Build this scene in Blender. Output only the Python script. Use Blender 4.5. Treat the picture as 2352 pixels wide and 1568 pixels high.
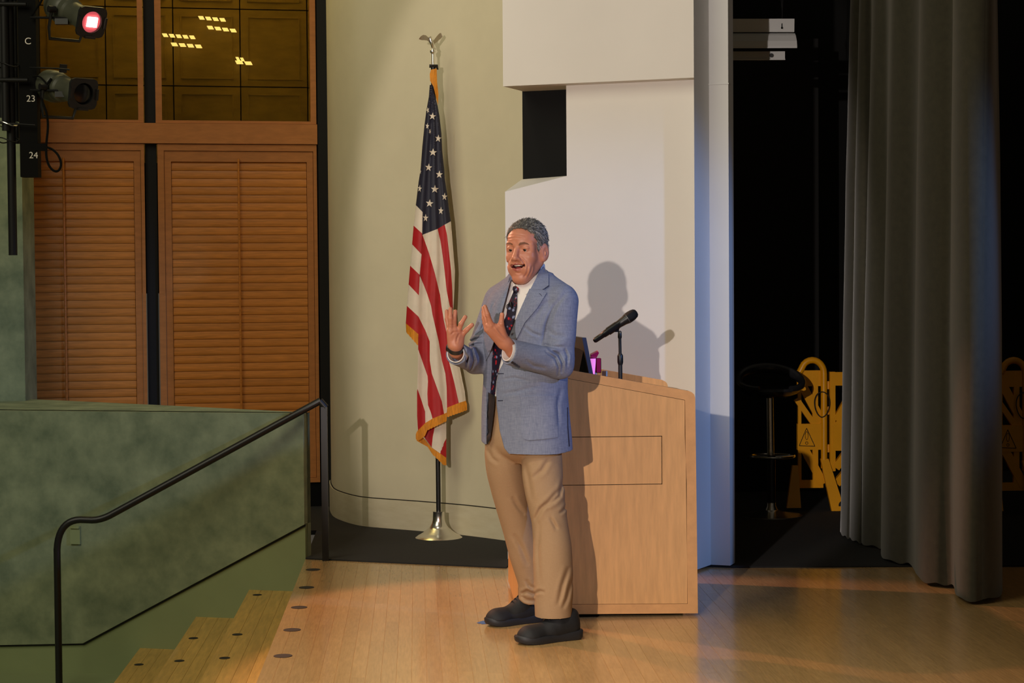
import bpy, bmesh, math, random
import numpy as np
from mathutils import Vector, Matrix
from mathutils.bvhtree import BVHTree
from mathutils.geometry import delaunay_2d_cdt

random.seed(7); np.random.seed(7)
for o in list(bpy.data.objects):
    bpy.data.objects.remove(o)
scene = bpy.context.scene
COL = scene.collection

# ------------------------------------------------------------------ camera
FPX = 4400.0
CAM = Vector((0, 0, 1.48))
YAW = math.atan((1176 - 958) / FPX)
PIT = math.atan((784 - 640) / FPX)
ROL = 0.0076
_F = Vector((math.sin(YAW) * math.cos(PIT), math.cos(YAW) * math.cos(PIT), -math.sin(PIT)))
_R0 = Vector((math.cos(YAW), -math.sin(YAW), 0))
_U0 = _R0.cross(_F)
_R = _R0 * math.cos(ROL) - _U0 * math.sin(ROL)
_U = _U0 * math.cos(ROL) + _R0 * math.sin(ROL)
cam_d = bpy.data.cameras.new('camera')
cam_d.sensor_width = 36.0
cam_d.lens = FPX / 2352 * 36.0
cam_d.clip_start = 0.05
cam_o = bpy.data.objects.new('camera', cam_d)
COL.objects.link(cam_o)
cam_o.matrix_world = Matrix(((_R.x, _U.x, -_F.x, CAM.x), (_R.y, _U.y, -_F.y, CAM.y), (_R.z, _U.z, -_F.z, CAM.z), (0, 0, 0, 1)))
scene.camera = cam_o

# ------------------------------------------------------------------ world, exposure, lights
w = bpy.data.worlds.new('dim_hall'); scene.world = w; w.use_nodes = True
w.node_tree.nodes['Background'].inputs[0].default_value = (1.0, 0.86, 0.66, 1)
w.node_tree.nodes['Background'].inputs[1].default_value = 0.06
vs = scene.view_settings
vs.view_transform = 'Standard'; vs.look = 'None'; vs.gamma = 1; vs.exposure = 0.0
vs.use_curve_mapping = False

def spot(name, loc, target, watts, color, half_deg, blend=0.15, size=0.05):
    l = bpy.data.lights.new(name, 'SPOT'); l.energy = watts; l.color = color
    l.spot_size = math.radians(2 * half_deg); l.spot_blend = blend; l.shadow_soft_size = size
    o = bpy.data.objects.new(name, l); COL.objects.link(o)
    o.location = loc
    o.rotation_euler = (Vector(target) - Vector(loc)).to_track_quat('-Z', 'Y').to_euler()
    return o
def area(name, loc, target, watts, color, sx, sy):
    l = bpy.data.lights.new(name, 'AREA'); l.shape = 'RECTANGLE'; l.size = sx; l.size_y = sy
    l.energy = watts; l.color = color
    o = bpy.data.objects.new(name, l); COL.objects.link(o); o.location = loc
    o.rotation_euler = (Vector(target) - Vector(loc)).to_track_quat('-Z', 'Y').to_euler()
    return o

# front-of-house key from over the left shoulder of the camera
key = spot('front_key_spot', (-1.9, -0.7, 2.5), (0.75, 9.7, 1.42), 1560, (1.0, 0.885, 0.81), 13.0, 0.20, 0.035)
key.scale = (0.60, 1.0, 1.0)   # framed by its shutters to a tall beam
# bluish wash from the right side of the house
spot('blue_wash_spot', (5.0, 4.9, 3.2), (1.1, 8.8, 1.15), 640, (0.22, 0.43, 1.0), 14.5, 0.6, 0.10)
# unseen overhead fill added to brighten the front of the stage floor
spot('stage_down_spot', (-0.7, 4.7, 5.5), (0.3, 6.2, 0.0), 640, (1.0, 0.90, 0.74), 22, 0.95, 0.2)
# unseen soft fill added above the seats
area('house_light', (-4.2, 4.5, 5.6), (-1.6, 10.8, 0.9), 205, (1.0, 0.93, 0.68), 4.0, 4.0)
# unseen fill added overhead to brighten the curved wall
spot('wall_washer', (-0.6, 9.4, 5.2), (-0.2, 11.5, 1.6), 85, (1.0, 0.92, 0.72), 34, 0.9, 0.25)

# ------------------------------------------------------------------ helpers
def ray(px, py):
    return (_F * FPX + _R * (px - 1176) + _U * (784 - py)).normalized()
def at_z(px, py, z=0.0):
    d = ray(px, py); return CAM + d * ((z - CAM.z) / d.z)
def at_y(px, py, y):
    d = ray(px, py); return CAM + d * ((y - CAM.y) / d.y)
def project(p):
    v = Vector(p) - CAM
    k = FPX / v.dot(_F)
    return 1176 + v.dot(_R) * k, 784 - v.dot(_U) * k

def link(o, parent=None):
    COL.objects.link(o)
    if parent is not None:
        o.parent = parent
        if parent.type == 'EMPTY':
            o.matrix_parent_inverse = Matrix.Translation(-parent.location)
    return o
def mobj(name, verts, faces, mat=None, parent=None, smooth=False, mats=None):
    me = bpy.data.meshes.new(name)
    me.from_pydata([tuple(v) for v in verts], [], [tuple(f) for f in faces])
    for m in (mats or [mat]):
        if m: me.materials.append(m)
    bm = bmesh.new(); bm.from_mesh(me); bmesh.ops.recalc_face_normals(bm, faces=bm.faces); bm.to_mesh(me); bm.free()
    if smooth:
        me.polygons.foreach_set('use_smooth', [True] * len(me.polygons))
        try: me.set_sharp_from_angle(angle=math.radians(40))
        except Exception: pass
    o = bpy.data.objects.new(name, me)
    return link(o, parent)
def thing(name, label, cat, loc=(0, 0, 0), group=None):
    o = bpy.data.objects.new(name, None); COL.objects.link(o); o.location = loc
    o.empty_display_size = 0.1
    o['label'] = label; o['category'] = cat
    if group: o['group'] = group
    return o
def tag(o, label, cat, group=None):
    o['label'] = label; o['category'] = cat
    if group: o['group'] = group
    return o
def struct(o, label=None):
    o['kind'] = 'structure'
    if label: o['label'] = label
    return o

class MB:
    """collects shapes into one mesh"""
    def __init__(s): s.v = []; s.f = []
    def add(s, v, f):
        b = len(s.v); s.v += [Vector(p) for p in v]; s.f += [tuple(i + b for i in q) for q in f]; return s
    def box(s, a, b, M=None):
        x0, y0, z0 = a; x1, y1, z1 = b
        v = [(x0, y0, z0), (x1, y0, z0), (x1, y1, z0), (x0, y1, z0), (x0, y0, z1), (x1, y0, z1), (x1, y1, z1), (x0, y1, z1)]
        if M: v = [M @ Vector(p) for p in v]
        return s.add(v, [(0, 3, 2, 1), (4, 5, 6, 7), (0, 1, 5, 4), (1, 2, 6, 5), (2, 3, 7, 6), (3, 0, 4, 7)])
    def prism(s, poly, off):
        """poly: list of 3D points, extruded by vector off"""
        n = len(poly); poly = [Vector(p) for p in poly]; off = Vector(off)
        return s.add(poly + [p + off for p in poly],
                     [tuple(range(n)), tuple(range(2 * n - 1, n - 1, -1))] + [(i, (i + 1) % n, n + (i + 1) % n, n + i) for i in range(n)])
    def tube(s, pts, r, n=10, closed=False, cap=True):
        pts = [Vector(p) for p in pts]; m = len(pts)
        rs = r if isinstance(r, (list, tuple)) else [r] * m
        v = []; up = None
        for i, p in enumerate(pts):
            if closed: t = (pts[(i + 1) % m] - pts[i - 1]).normalized()
            else: t = (pts[min(i + 1, m - 1)] - pts[max(i - 1, 0)]).normalized()
            if up is None:
                a = Vector((0, 0, 1)) if abs(t.z) < 0.9 else Vector((1, 0, 0))
                up = (a - t * a.dot(t)).normalized()
            else:
                up = (up - t * up.dot(t)).normalized()
            q = t.cross(up)
            for k in range(n):
                an = 2 * math.pi * k / n
                v.append(p + (up * math.cos(an) + q * math.sin(an)) * rs[i])
        f = []
        for i in range(m if closed else m - 1):
            j = (i + 1) % m
            for k in range(n):
                f.append((i * n + k, i * n + (k + 1) % n, j * n + (k + 1) % n, j * n + k))
        if cap and not closed:
            f.append(tuple(range(n - 1, -1, -1))); f.append(tuple((m - 1) * n + k for k in range(n)))
        return s.add(v, f)
    def lathe(s, prof, c=(0, 0, 0), n=32, M=None):
        """prof: list of (r,z), revolved about local z"""
        v = []; f = []
        for r, z in prof:
            for k in range(n):
                a = 2 * math.pi * k / n
                v.append(Vector((max(r, 1e-5) * math.cos(a), max(r, 1e-5) * math.sin(a), z)))
        for i in range(len(prof) - 1):
            for k in range(n):
                f.append((i * n + k, i * n + (k + 1) % n, (i + 1) * n + (k + 1) % n, (i + 1) * n + k))
        f.append(tuple(range(n - 1, -1, -1))); f.append(tuple((len(prof) - 1) * n + k for k in range(n)))
        v = [(M @ p if M else p + Vector(c)) for p in v]
        return s.add(v, f)
    def build(s, name, mat, parent=None, smooth=False):
        return mobj(name, s.v, s.f, mat, parent, smooth)

def frame_M(o, zdir, xhint=(0, 0, 1)):
    z = Vector(zdir).normalized(); x = Vector(xhint); x = (x - z * x.dot(z)).normalized(); y = z.cross(x)
    return Matrix(((x.x, y.x, z.x, o[0]), (x.y, y.y, z.y, o[1]), (x.z, y.z, z.z, o[2]), (0, 0, 0, 1)))

class WP:
    """upright plane: origin p0 on the floor, running towards p1; local (s along, t behind, z up)"""
    def __init__(s, p0, p1):
        s.o = Vector((p0[0], p0[1], 0)); d = Vector((p1[0] - p0[0], p1[1] - p0[1], 0)); s.L = d.length
        s.u = d.normalized(); s.n = Vector((-s.u.y, s.u.x, 0))
        s.M = Matrix(((s.u.x, s.n.x, 0, s.o.x), (s.u.y, s.n.y, 0, s.o.y), (0, 0, 1, 0), (0, 0, 0, 1)))
    def hit(s, px, py, t=0.0):
        d = ray(px, py); o = s.o + s.n * t
        k = (o - CAM).dot(s.n) / d.dot(s.n); return CAM + d * k
    def sz(s, px, py, t=0.0):
        p = s.hit(px, py, t); return (p - s.o).dot(s.u), p.z
    def P(s, a, t, z): return s.o + s.u * a + s.n * t + Vector((0, 0, z))

def lin(c):
    return tuple(((x / 255) / 12.92 if x / 255 <= 0.04045 else ((x / 255 + 0.055) / 1.055) ** 2.4) for x in c)

# ------------------------------------------------------------------ materials
def mat(name, rgb, rough=0.5, metal=0.0, var=0.0, vscale=6.0, stretch=(1, 1, 1), bump=0.0, bscale=80.0, rand=0.0, spec=0.5, emit=None, estr=0.0, col2=None, detail=4, sheen=0.0, coat=0.0, rgb_lin=False, sss=0.0):
    m = bpy.data.materials.new(name); m.use_nodes = True
    nt = m.node_tree; b = nt.nodes['Principled BSDF']
    c = tuple(rgb) if rgb_lin else lin(rgb)
    b.inputs['Base Color'].default_value = (*c, 1)
    b.inputs['Roughness'].default_value = rough; b.inputs['Metallic'].default_value = metal
    b.inputs['Specular IOR Level'].default_value = spec
    if sheen: b.inputs['Sheen Weight'].default_value = sheen
    if coat:
        b.inputs['Coat Weight'].default_value = coat; b.inputs['Coat Roughness'].default_value = 0.12
    if sss:
        b.inputs['Subsurface Weight'].default_value = sss; b.inputs['Subsurface Radius'].default_value = (0.012, 0.005, 0.003)
        b.inputs['Subsurface Scale'].default_value = 0.5
    if emit:
        b.inputs['Emission Color'].default_value = (*emit, 1); b.inputs['Emission Strength'].default_value = estr
    if var or bump or rand:
        tc = nt.nodes.new('ShaderNodeTexCoord'); mp = nt.nodes.new('ShaderNodeMapping'); mp.inputs['Scale'].default_value = stretch
        nt.links.new(tc.outputs['Object'], mp.inputs[0])
    if var or rand:
        mix = nt.nodes.new('ShaderNodeMix'); mix.data_type = 'RGBA'
        c2 = lin(col2) if col2 else tuple(max(0, x * (1 - var)) for x in c)
        c1 = c if col2 else tuple(x * (1 + var * 0.6) for x in c)
        mix.inputs[6].default_value = (*c1, 1); mix.inputs[7].default_value = (*c2, 1)
        nz = nt.nodes.new('ShaderNodeTexNoise'); nz.inputs['Scale'].default_value = vscale; nz.inputs['Detail'].default_value = detail
        nz.inputs['Roughness'].default_value = 0.6
        ramp = nt.nodes.new('ShaderNodeMapRange'); ramp.inputs[1].default_value = 0.3; ramp.inputs[2].default_value = 0.7
        if rand:
            oi = nt.nodes.new('ShaderNodeObjectInfo')
            ad = nt.nodes.new('ShaderNodeVectorMath'); ad.operation = 'ADD'
            sc = nt.nodes.new('ShaderNodeMath'); sc.operation = 'MULTIPLY'; sc.inputs[1].default_value = 37.0
            nt.links.new(oi.outputs['Random'], sc.inputs[0]); nt.links.new(mp.outputs[0], ad.inputs[0]); nt.links.new(sc.outputs[0], ad.inputs[1])
            nt.links.new(ad.outputs[0], nz.inputs['Vector'])
        else:
            nt.links.new(mp.outputs[0], nz.inputs['Vector'])
        nt.links.new(nz.outputs[0], ramp.inputs[0]); nt.links.new(ramp.outputs[0], mix.inputs[0])
        out = mix.outputs[2]
        if rand:
            hs = nt.nodes.new('ShaderNodeHueSaturation')
            mr = nt.nodes.new('ShaderNodeMapRange'); mr.inputs[3].default_value = 1 - rand; mr.inputs[4].default_value = 1 + rand
            nt.links.new(oi.outputs['Random'], mr.inputs[0]); nt.links.new(mr.outputs[0], hs.inputs['Value'])
            nt.links.new(out, hs.inputs['Color']); out = hs.outputs[0]
        nt.links.new(out, b.inputs['Base Color'])
    if bump:
        n2 = nt.nodes.new('ShaderNodeTexNoise'); n2.inputs['Scale'].default_value = bscale; n2.inputs['Detail'].default_value = 3
        nt.links.new(mp.outputs[0], n2.inputs['Vector'])
        bp = nt.nodes.new('ShaderNodeBump'); bp.inputs['Strength'].default_value = bump; bp.inputs['Distance'].default_value = 0.003
        nt.links.new(n2.outputs[0], bp.inputs['Height']); nt.links.new(bp.outputs[0], b.inputs['Normal'])
    return m

M = {}
M['plank'] = mat('maple_plank', (196, 158, 104), 0.27, var=0.18, vscale=9, stretch=(14, 1, 14), rand=0.07, coat=0.5)
M['floor_wood'] = mat('maple_floor', (200, 152, 92), 0.32, var=0.25, vscale=8, stretch=(14, 1, 14))
M['tread'] = mat('maple_tread', (206, 166, 86), 0.36, var=0.22, vscale=6, stretch=(12, 1, 12), rand=0.06)
M['dot'] = mat('black_rubber', (26, 24, 22), 0.7)
M['green'] = mat('green_plaster', (148, 158, 124), 0.72, var=0.5, vscale=5.5, detail=15, col2=(98, 112, 86), bump=0.12, bscale=40)
M['green_plain'] = mat('green_paint', (138, 150, 106), 0.6, var=0.08, vscale=2)
M['blk_carpet'] = mat('black_carpet', (30, 29, 28), 0.95, var=0.3, vscale=60, bump=0.3, bscale=300)
M['blk'] = mat('black_paint', (7, 7, 7), 0.85, spec=0.2)
M['void'] = mat('black_masking', (6, 6, 6), 0.95)
M['steel'] = mat('dark_steel', (19, 19, 20), 0.55, spec=0.3)
M['rail'] = mat('black_rail', (14, 13, 13), 0.42)
M['shutter'] = mat('maple_shutter', (200, 126, 54), 0.34, var=0.22, vscale=7, stretch=(1.2, 1.2, 16), rand=0.07)
M['frame'] = mat('maple_frame', (186, 120, 66), 0.36, var=0.15, vscale=5, stretch=(2, 2, 8))
M['cream'] = mat('cream_plaster', (206, 196, 166), 0.85, var=0.05, vscale=3, bump=0.05, bscale=120)
M['white'] = mat('white_paint', (228, 222, 214), 0.75, var=0.03, vscale=1.5)
M['grey'] = mat('grey_paint', (208, 208, 206), 0.7, var=0.02, vscale=2)
M['chrome'] = mat('chrome', (232, 230, 224), 0.24, metal=1.0)
M['gold'] = mat('gold_fringe', (226, 142, 22), 0.6, var=0.35, vscale=30, stretch=(6, 6, 0.6), bump=0.5, bscale=160)
M['flag_red'] = mat('flag_red', (178, 22, 30), 0.6, var=0.12, vscale=14, bump=0.2, bscale=500)
M['flag_white'] = mat('flag_white', (226, 212, 194), 0.65, var=0.08, vscale=10, bump=0.2, bscale=500)
M['flag_blue'] = mat('flag_blue', (30, 30, 50), 0.6, var=0.15, vscale=14, bump=0.2, bscale=500)
M['maple'] = mat('lectern_maple', (226, 166, 100), 0.40, var=0.14, vscale=5, stretch=(9, 9, 1.0))
M['maple_edge'] = mat('lectern_edge', (220, 158, 94), 0.42, var=0.10, vscale=6, stretch=(3, 3, 3))
M['gap'] = mat('dark_gap', (22, 15, 10), 0.9)
M['velvet'] = mat('grey_velvet', (64, 61, 48), 0.9, var=0.18, vscale=30, sheen=0.35, bump=0.15, bscale=250)
M['yellow'] = mat('yellow_plastic', (246, 168, 0), 0.36, var=0.08, vscale=5)
M['black_plastic'] = mat('black_plastic', (20, 20, 21), 0.4)
M['vinyl'] = mat('black_vinyl', (40, 40, 43), 0.28)
M['suit'] = mat('x', (0, 0, 0))
def weave_mat(name, rgb, rgb2, rough=0.85, scale=420, streak=26, bump=0.25):
    m = bpy.data.materials.new(name); m.use_nodes = True; nt = m.node_tree; b = nt.nodes['Principled BSDF']
    b.inputs['Roughness'].default_value = rough; b.inputs['Specular IOR Level'].default_value = 0.25
    tc = nt.nodes.new('ShaderNodeTexCoord')
    outs = []
    for st in ((1, 1, 14), (10, 10, 1)):
        mp = nt.nodes.new('ShaderNodeMapping'); mp.inputs['Scale'].default_value = st
        nz = nt.nodes.new('ShaderNodeTexNoise'); nz.inputs['Scale'].default_value = streak; nz.inputs['Detail'].default_value = 6; nz.inputs['Roughness'].default_value = 0.7
        nt.links.new(tc.outputs['Object'], mp.inputs[0]); nt.links.new(mp.outputs[0], nz.inputs['Vector']); outs.append(nz.outputs[0])
    ad = nt.nodes.new('ShaderNodeMath'); ad.operation = 'ADD'
    nt.links.new(outs[0], ad.inputs[0]); nt.links.new(outs[1], ad.inputs[1])
    mr = nt.nodes.new('ShaderNodeMapRange'); mr.inputs[1].default_value = 0.7; mr.inputs[2].default_value = 1.3
    nt.links.new(ad.outputs[0], mr.inputs[0])
    mix = nt.nodes.new('ShaderNodeMix'); mix.data_type = 'RGBA'
    mix.inputs[6].default_value = (*lin(rgb), 1); mix.inputs[7].default_value = (*lin(rgb2), 1)
    nt.links.new(mr.outputs[0], mix.inputs[0]); nt.links.new(mix.outputs[2], b.inputs['Base Color'])
    bp = nt.nodes.new('ShaderNodeBump'); bp.inputs['Strength'].default_value = bump; bp.inputs['Distance'].default_value = 0.002
    nt.links.new(ad.outputs[0], bp.inputs['Height']); nt.links.new(bp.outputs[0], b.inputs['Normal'])
    return m

def inside(poly, x, y):
    c = False; n = len(poly)
    for i in range(n):
        x0, y0 = poly[i]; x1, y1 = poly[i - 1]
        if (y0 > y) != (y1 > y) and x < (x1 - x0) * (y - y0) / (y1 - y0) + x0: c = not c
    return c
def densify(poly, step):
    out = []
    for i in range(len(poly)):
        a = poly[i]; b = poly[(i + 1) % len(poly)]
        n = max(1, int(math.hypot(b[0] - a[0], b[1] - a[1]) / step))
        for k in range(n): out.append((a[0] + (b[0] - a[0]) * k / n, a[1] + (b[1] - a[1]) * k / n))
    return out
def cdt(poly, step):
    poly = densify(poly, step)
    xs = [p[0] for p in poly]; ys = [p[1] for p in poly]
    pts = [Vector(p) for p in poly]; n = len(poly)
    y = min(ys) + step * 0.5; row = 0
    while y < max(ys):
        x = min(xs) + step * (0.5 if row % 2 else 1.0)
        while x < max(xs):
            if inside(poly, x, y) and min((x - p[0]) ** 2 + (y - p[1]) ** 2 for p in poly) > (step * 0.45) ** 2: pts.append(Vector((x, y)))
            x += step
        y += step * 0.87; row += 1
    r = delaunay_2d_cdt(pts, [(i, (i + 1) % n) for i in range(n)], [list(range(n))], 1, 1e-5)
    return [(v.x, v.y) for v in r[0]], [tuple(f) for f in r[2]]
def sheet(name, poly, step, depth, thick, m, parent=None, smooth=True):
    """cloth piece: outline poly (picture x,y), depth(px,py)-> world point of its front; given real thickness"""
    v2, tris = cdt(poly, step)
    if hasattr(depth, 'dist'):
        dd = np.array([depth.dist(x, y) or np.nan for x, y in v2]); xy = np.array(v2); c0 = xy.mean(0); s0 = max(1.0, np.abs(xy - c0).max())
        u, w2 = ((xy - c0) / s0).T; Q = np.stack([np.ones_like(u), u, w2, u * u, u * w2, w2 * w2], 1); good = ~np.isnan(dd)
        good &= np.abs(dd - np.nanmedian(dd)) < 0.12
        fit = np.full(len(dd), np.nanmedian(dd))
        for _ in range(4):
            if good.sum() < 10: break
            k_, *_r = np.linalg.lstsq(Q[good], dd[good], rcond=None); fit = Q @ k_
            good = ~np.isnan(dd) & (np.abs(dd - fit) < max(0.012, 1.8 * np.median(np.abs(dd[good] - fit[good]))))
        dd = np.where(~np.isnan(dd) & (np.abs(dd - fit) < 0.02), dd, fit)
        fr = [CAM + ray(x, y) * float(d_ - depth.off) for (x, y), d_ in zip(v2, dd)]
    else:
        fr = [depth(x, y) for x, y in v2]
    bk = [p + (p - CAM).normalized() * thick for p in fr]
    n = len(fr); cnt = {}
    for t in tris:
        for i in range(3):
            e = (t[i], t[(i + 1) % 3]); k = tuple(sorted(e)); cnt[k] = cnt.get(k, []) + [e]
    f = [tuple(t) for t in tris] + [tuple(i + n for i in reversed(t)) for t in tris]
    for k, es in cnt.items():
        if len(es) == 1:
            a, b = es[0]; f.append((b, a, a + n, b + n))
    return mobj(name, fr + bk, f, m, parent, smooth)

# =================================================================== SETTING
# ---- stage floor
XS = at_z(700, 1287).x                      # stage edge (boards run along Y)
floor = struct(MB().box((XS, -2.0, -0.20), (6.0, 10.6, -0.0012)).build('floor', M['floor_wood']), 'maple strip floor of the stage')
BW = 0.0572
pm = MB().box((0.0007, 0.0005, -0.0012), (BW - 0.0007, 0.9995, 0.0)).build('plank', M['plank'], floor)
pmesh = pm.data; bpy.data.objects.remove(pm)
cnt = 0
nrow = int((2.80 - XS) / BW)
for i in range(nrow):
    y = 6.62 - random.random() * 0.7
    xr = XS + i * BW
    ymax = 10.25 if xr < 0.5 else 9.95
    while y < ymax and cnt < 300:
        L = random.uniform(0.62, 1.18)
        if y + L > ymax: L = ymax - y + 0.01
        o = bpy.data.objects.new('plank', pmesh); COL.objects.link(o); o.parent = floor
        o.location = (xr, y, 0.0); o.scale = (1, L, 1); cnt += 1
        y += L
def disc(name, p, r, parent, z):
    return MB().lathe([(r, 0.0), (r, 0.0012), (r * 0.96, 0.0018)], (p.x, p.y, z), 28).build(name, M['dot'], parent)
for q in ((719, 1308), (704, 1349), (687, 1394.6), (671, 1446.3), (650, 1506)):
    disc('edge_dot', at_z(*q), 0.0370, floor, 0.0002)

# ---- black carpet upstage
cA = at_z(690, 1284); cB = at_z(1163, 1305); cC = at_z(1684, 1304); cD = at_z(2105, 1302); cE = at_z(2600, 1300)
cA2 = at_z(702, 1284.2)
ring = [cA2, cB, cB + Vector((0.05, 0.25, 0)), cC + Vector((-0.3, 0.10, 0)), cC, cD, cE, Vector((6, cE.y, 0)), Vector((6, 15, 0)), Vector((-5, 15, 0)), Vector((-5, 11.3, 0)), Vector((cA2.x, 11.3, 0))]
struct(MB().prism([p + Vector((0, 0, -0.02)) for p in ring], (0, 0, 0.027)).build('floor_carpet', M['blk_carpet']), 'black carpet behind the wooden stage')

# ---- auditorium floor
struct(MB().box((-6, -2, -0.80), (XS + 0.1, 12, -0.665)).build('floor_lower', M['green_plain']), 'lower floor at the foot of the steps')

# ---- green parapet beside the steps
ZT = 1.48 - (at_z(700, 950, 0.0) - CAM).length * 0  # placeholder
A = at_z(700, 1284)
ZT = at_y(700, 950, A.y).z
Lp = at_z(0, 943, ZT)
PW = WP((Lp.x, Lp.y), (A.x, A.y))
S1 = PW.L
def pq(px, py): return PW.sz(px, py)
g0 = pq(190, 1477); g1 = pq(700, 1204); gl = pq(0, 1481)
SL = -1.3
zb = gl[1]
par = MB()
front = [(SL, zb), (gl[0], zb), g0, (S1, g1[1]), (S1, ZT), (SL, ZT)]
par.prism([PW.P(a, 0, z) for a, z in front], PW.n * 0.10)
# wedge-shaped body behind the face
bkl = at_z(60, 919, ZT); bl = PW.o
back = []
pA = PW.P(S1, 0.05, 0); pL = PW.P(SL, 0.05, 0)
ebk = PW.P(S1, 0.10, 0); lbk = ebk + (Vector((bkl.x, bkl.y, 0)) - ebk) * 2.2
nseg = 14
curve = []
for i in range(nseg + 1):
    t = i / nseg; p = ebk.lerp(lbk, t); curve.append(p + PW.n * 0.10 * math.sin(math.pi * t))
ringw = [pL, pA] + curve
par.prism([Vector((p.x, p.y, -0.5)) for p in ringw], (0, 0, ZT + 0.5))
wp = struct(par.build('wall_left', M['green']), 'mottled green plaster parapet beside the steps')
low = MB().prism([PW.P(SL, 0.022, -0.70), PW.P(S1 - 0.004, 0.022, -0.70), PW.P(S1 - 0.004, 0.022, g1[1] + 0.03), PW.P(g0[0], 0.022, g0[1] + 0.03), PW.P(SL, 0.022, zb + 0.03)], PW.n * 0.07)
low.build('skirting', M['green_plain'], wp)
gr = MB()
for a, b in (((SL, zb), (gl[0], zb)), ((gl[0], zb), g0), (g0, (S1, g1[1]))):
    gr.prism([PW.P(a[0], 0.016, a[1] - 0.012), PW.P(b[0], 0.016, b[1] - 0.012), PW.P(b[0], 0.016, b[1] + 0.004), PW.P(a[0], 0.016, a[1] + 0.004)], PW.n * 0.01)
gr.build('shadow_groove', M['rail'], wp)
# small painted box under the rail
b0 = PW.sz(163, 1207); b1 = PW.sz(186, 1249)
ob = MB().box((b0[0], -0.012, b1[1]), (b1[0], 0.0, b0[1]), PW.M); ob.box((b0[0] + .004, -0.02, b0[1] - .012), (b1[0] - .002, -0.012, b0[1]), PW.M)
tag(ob.build('outlet_box', M['green_plain']), 'small green painted outlet box on the parapet under the handrail', 'outlet')

# ---- steps
st = thing('staircase', 'maple steps with black rubber dots descending beside the green parapet', 'stairs', (XS - 0.45, 8.5, -0.66))
def wall_y(x):  # parapet recessed face as Y for a given X
    p = PW.o + PW.n * 0.024; return p.y + PW.u.y / PW.u.x * (x - p.x)
corn = [(572, 1354), (450, 1416), (321, 1488)]
nos = [XS]; zs = [0.0]
for cx, cy in corn:
    yy = wall_y(XS - 0.3 * len(nos)); p = at_y(cx, cy, yy)
    nos.append(p.x); zs.append(p.z)
nos.append(nos[-1] - 0.30); zs.append(-0.664)
for i in range(1, 4):
    x0, x1 = nos[i], nos[i - 1] - 0.002
    nb = 5; wv = (x1 + 0.02 - x0) / nb
    t = MB()
    bnd = [x0 + wv * k for k in range(nb + 1)]
    # boards of the tread, each its own piece
    tread = MB().prism([Vector((x0, 5.5, zs[i] - 0.035)), Vector((x1 + .02, 5.5, zs[i] - 0.035)), Vector((x1 + .02, wall_y(x1 + .02), zs[i] - 0.035)), Vector((x0, wall_y(x0), zs[i] - 0.035))], (0, 0, 0.031)).build('tread', M['tread'], st)
    for k in range(nb):
        a, b = bnd[k] + .0006, bnd[k + 1] - .0006
        ys = [5.5, 5.5 + random.uniform(1.2, 2.4), 5.5 + random.uniform(3.0, 4.1)]
        for q in range(3):
            ya = ys[q] + .0006
            if q < 2: yb0 = yb1 = ys[q + 1] - .0006
            else: yb0, yb1 = wall_y(a), wall_y(b)
            MB().prism([Vector((a, ya, zs[i] - .004)), Vector((b, ya, zs[i] - .004)), Vector((b, yb1, zs[i] - .004)), Vector((a, yb0, zs[i] - .004))], (0, 0, .004)).build('board', M['tread'], tread)
for i in range(0, 4):
    xr = nos[i] + 0.025
    zlo = zs[i + 1]
    MB().prism([Vector((xr, 5.5, zlo)), Vector((xr + .015, 5.5, zlo)), Vector((xr + .015, wall_y(xr + .015), zlo)), Vector((xr, wall_y(xr), zlo))], (0, 0, zs[i] - zlo - (0.036 if i else 0.2 if False else 0.036))).build('riser', M['tread'], st)
for i, q in ((1, (591, 1366)), (1, (545, 1457)), (1, (516, 1511)), (2, (444, 1465.5)), (2, (412, 1517.5)), (3, (319, 1526))):
    disc('tread_dot', at_z(q[0], q[1], zs[i]), 0.0245, st, zs[i] + 0.0002)

# ---- handrail
RY = A.y - 0.06
def rp(px, py, y=None): return at_y(px, py, RY if y is None else y)
hr = thing('handrail', 'black steel handrail sloping down beside the steps', 'handrail', at_z(748, 1287))
base = at_z(748, 1287)
top = at_y(748, 934, base.y); crest = at_y(736, 920, base.y)
path = [top + Vector((0, 0, -0.01)), crest, rp(236, 1192), rp(228, 1194)]
def bez(a, b, c, n=8):
    return [a.lerp(b, t).lerp(b.lerp(c, t), t) for t in [i / n for i in range(n + 1)]]
k1 = rp(262, 1178); k2 = rp(235, 1194); k3 = rp(212, 1194)
curve1 = bez(k1, k2, k3, 5)
c2 = bez(rp(185, 1193), rp(134, 1194), rp(131, 1262), 10)
foot = at_z(121, 1572, -0.665); foot = Vector((c2[-1].x, c2[-1].y, -0.665))
MB().tube([crest] + curve1 + c2, 0.0185, 12).build('top_rail', M['rail'], hr, True)
MB().tube([c2[-1], foot], 0.0185, 12).build('lower_post', M['rail'], hr, True)
MB().box((base.x - .017, base.y - .017, 0), (base.x + .017, base.y + .017, top.z)).build('upper_post', M['rail'], hr)
MB().tube([crest + Vector((-.004, 0, 0)), top + Vector((0, 0, -0.004))], 0.0185, 12).build('elbow', M['rail'], hr, True)

# ---- green pier far left
g = at_y(55, 700, 11.55)
struct(MB().box((-5.0, 11.55, -0.7), (g.x, 11.9, 5.0)).build('wall_left_pier', M['green']), 'dark green plaster pier behind the lighting boom')

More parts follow.
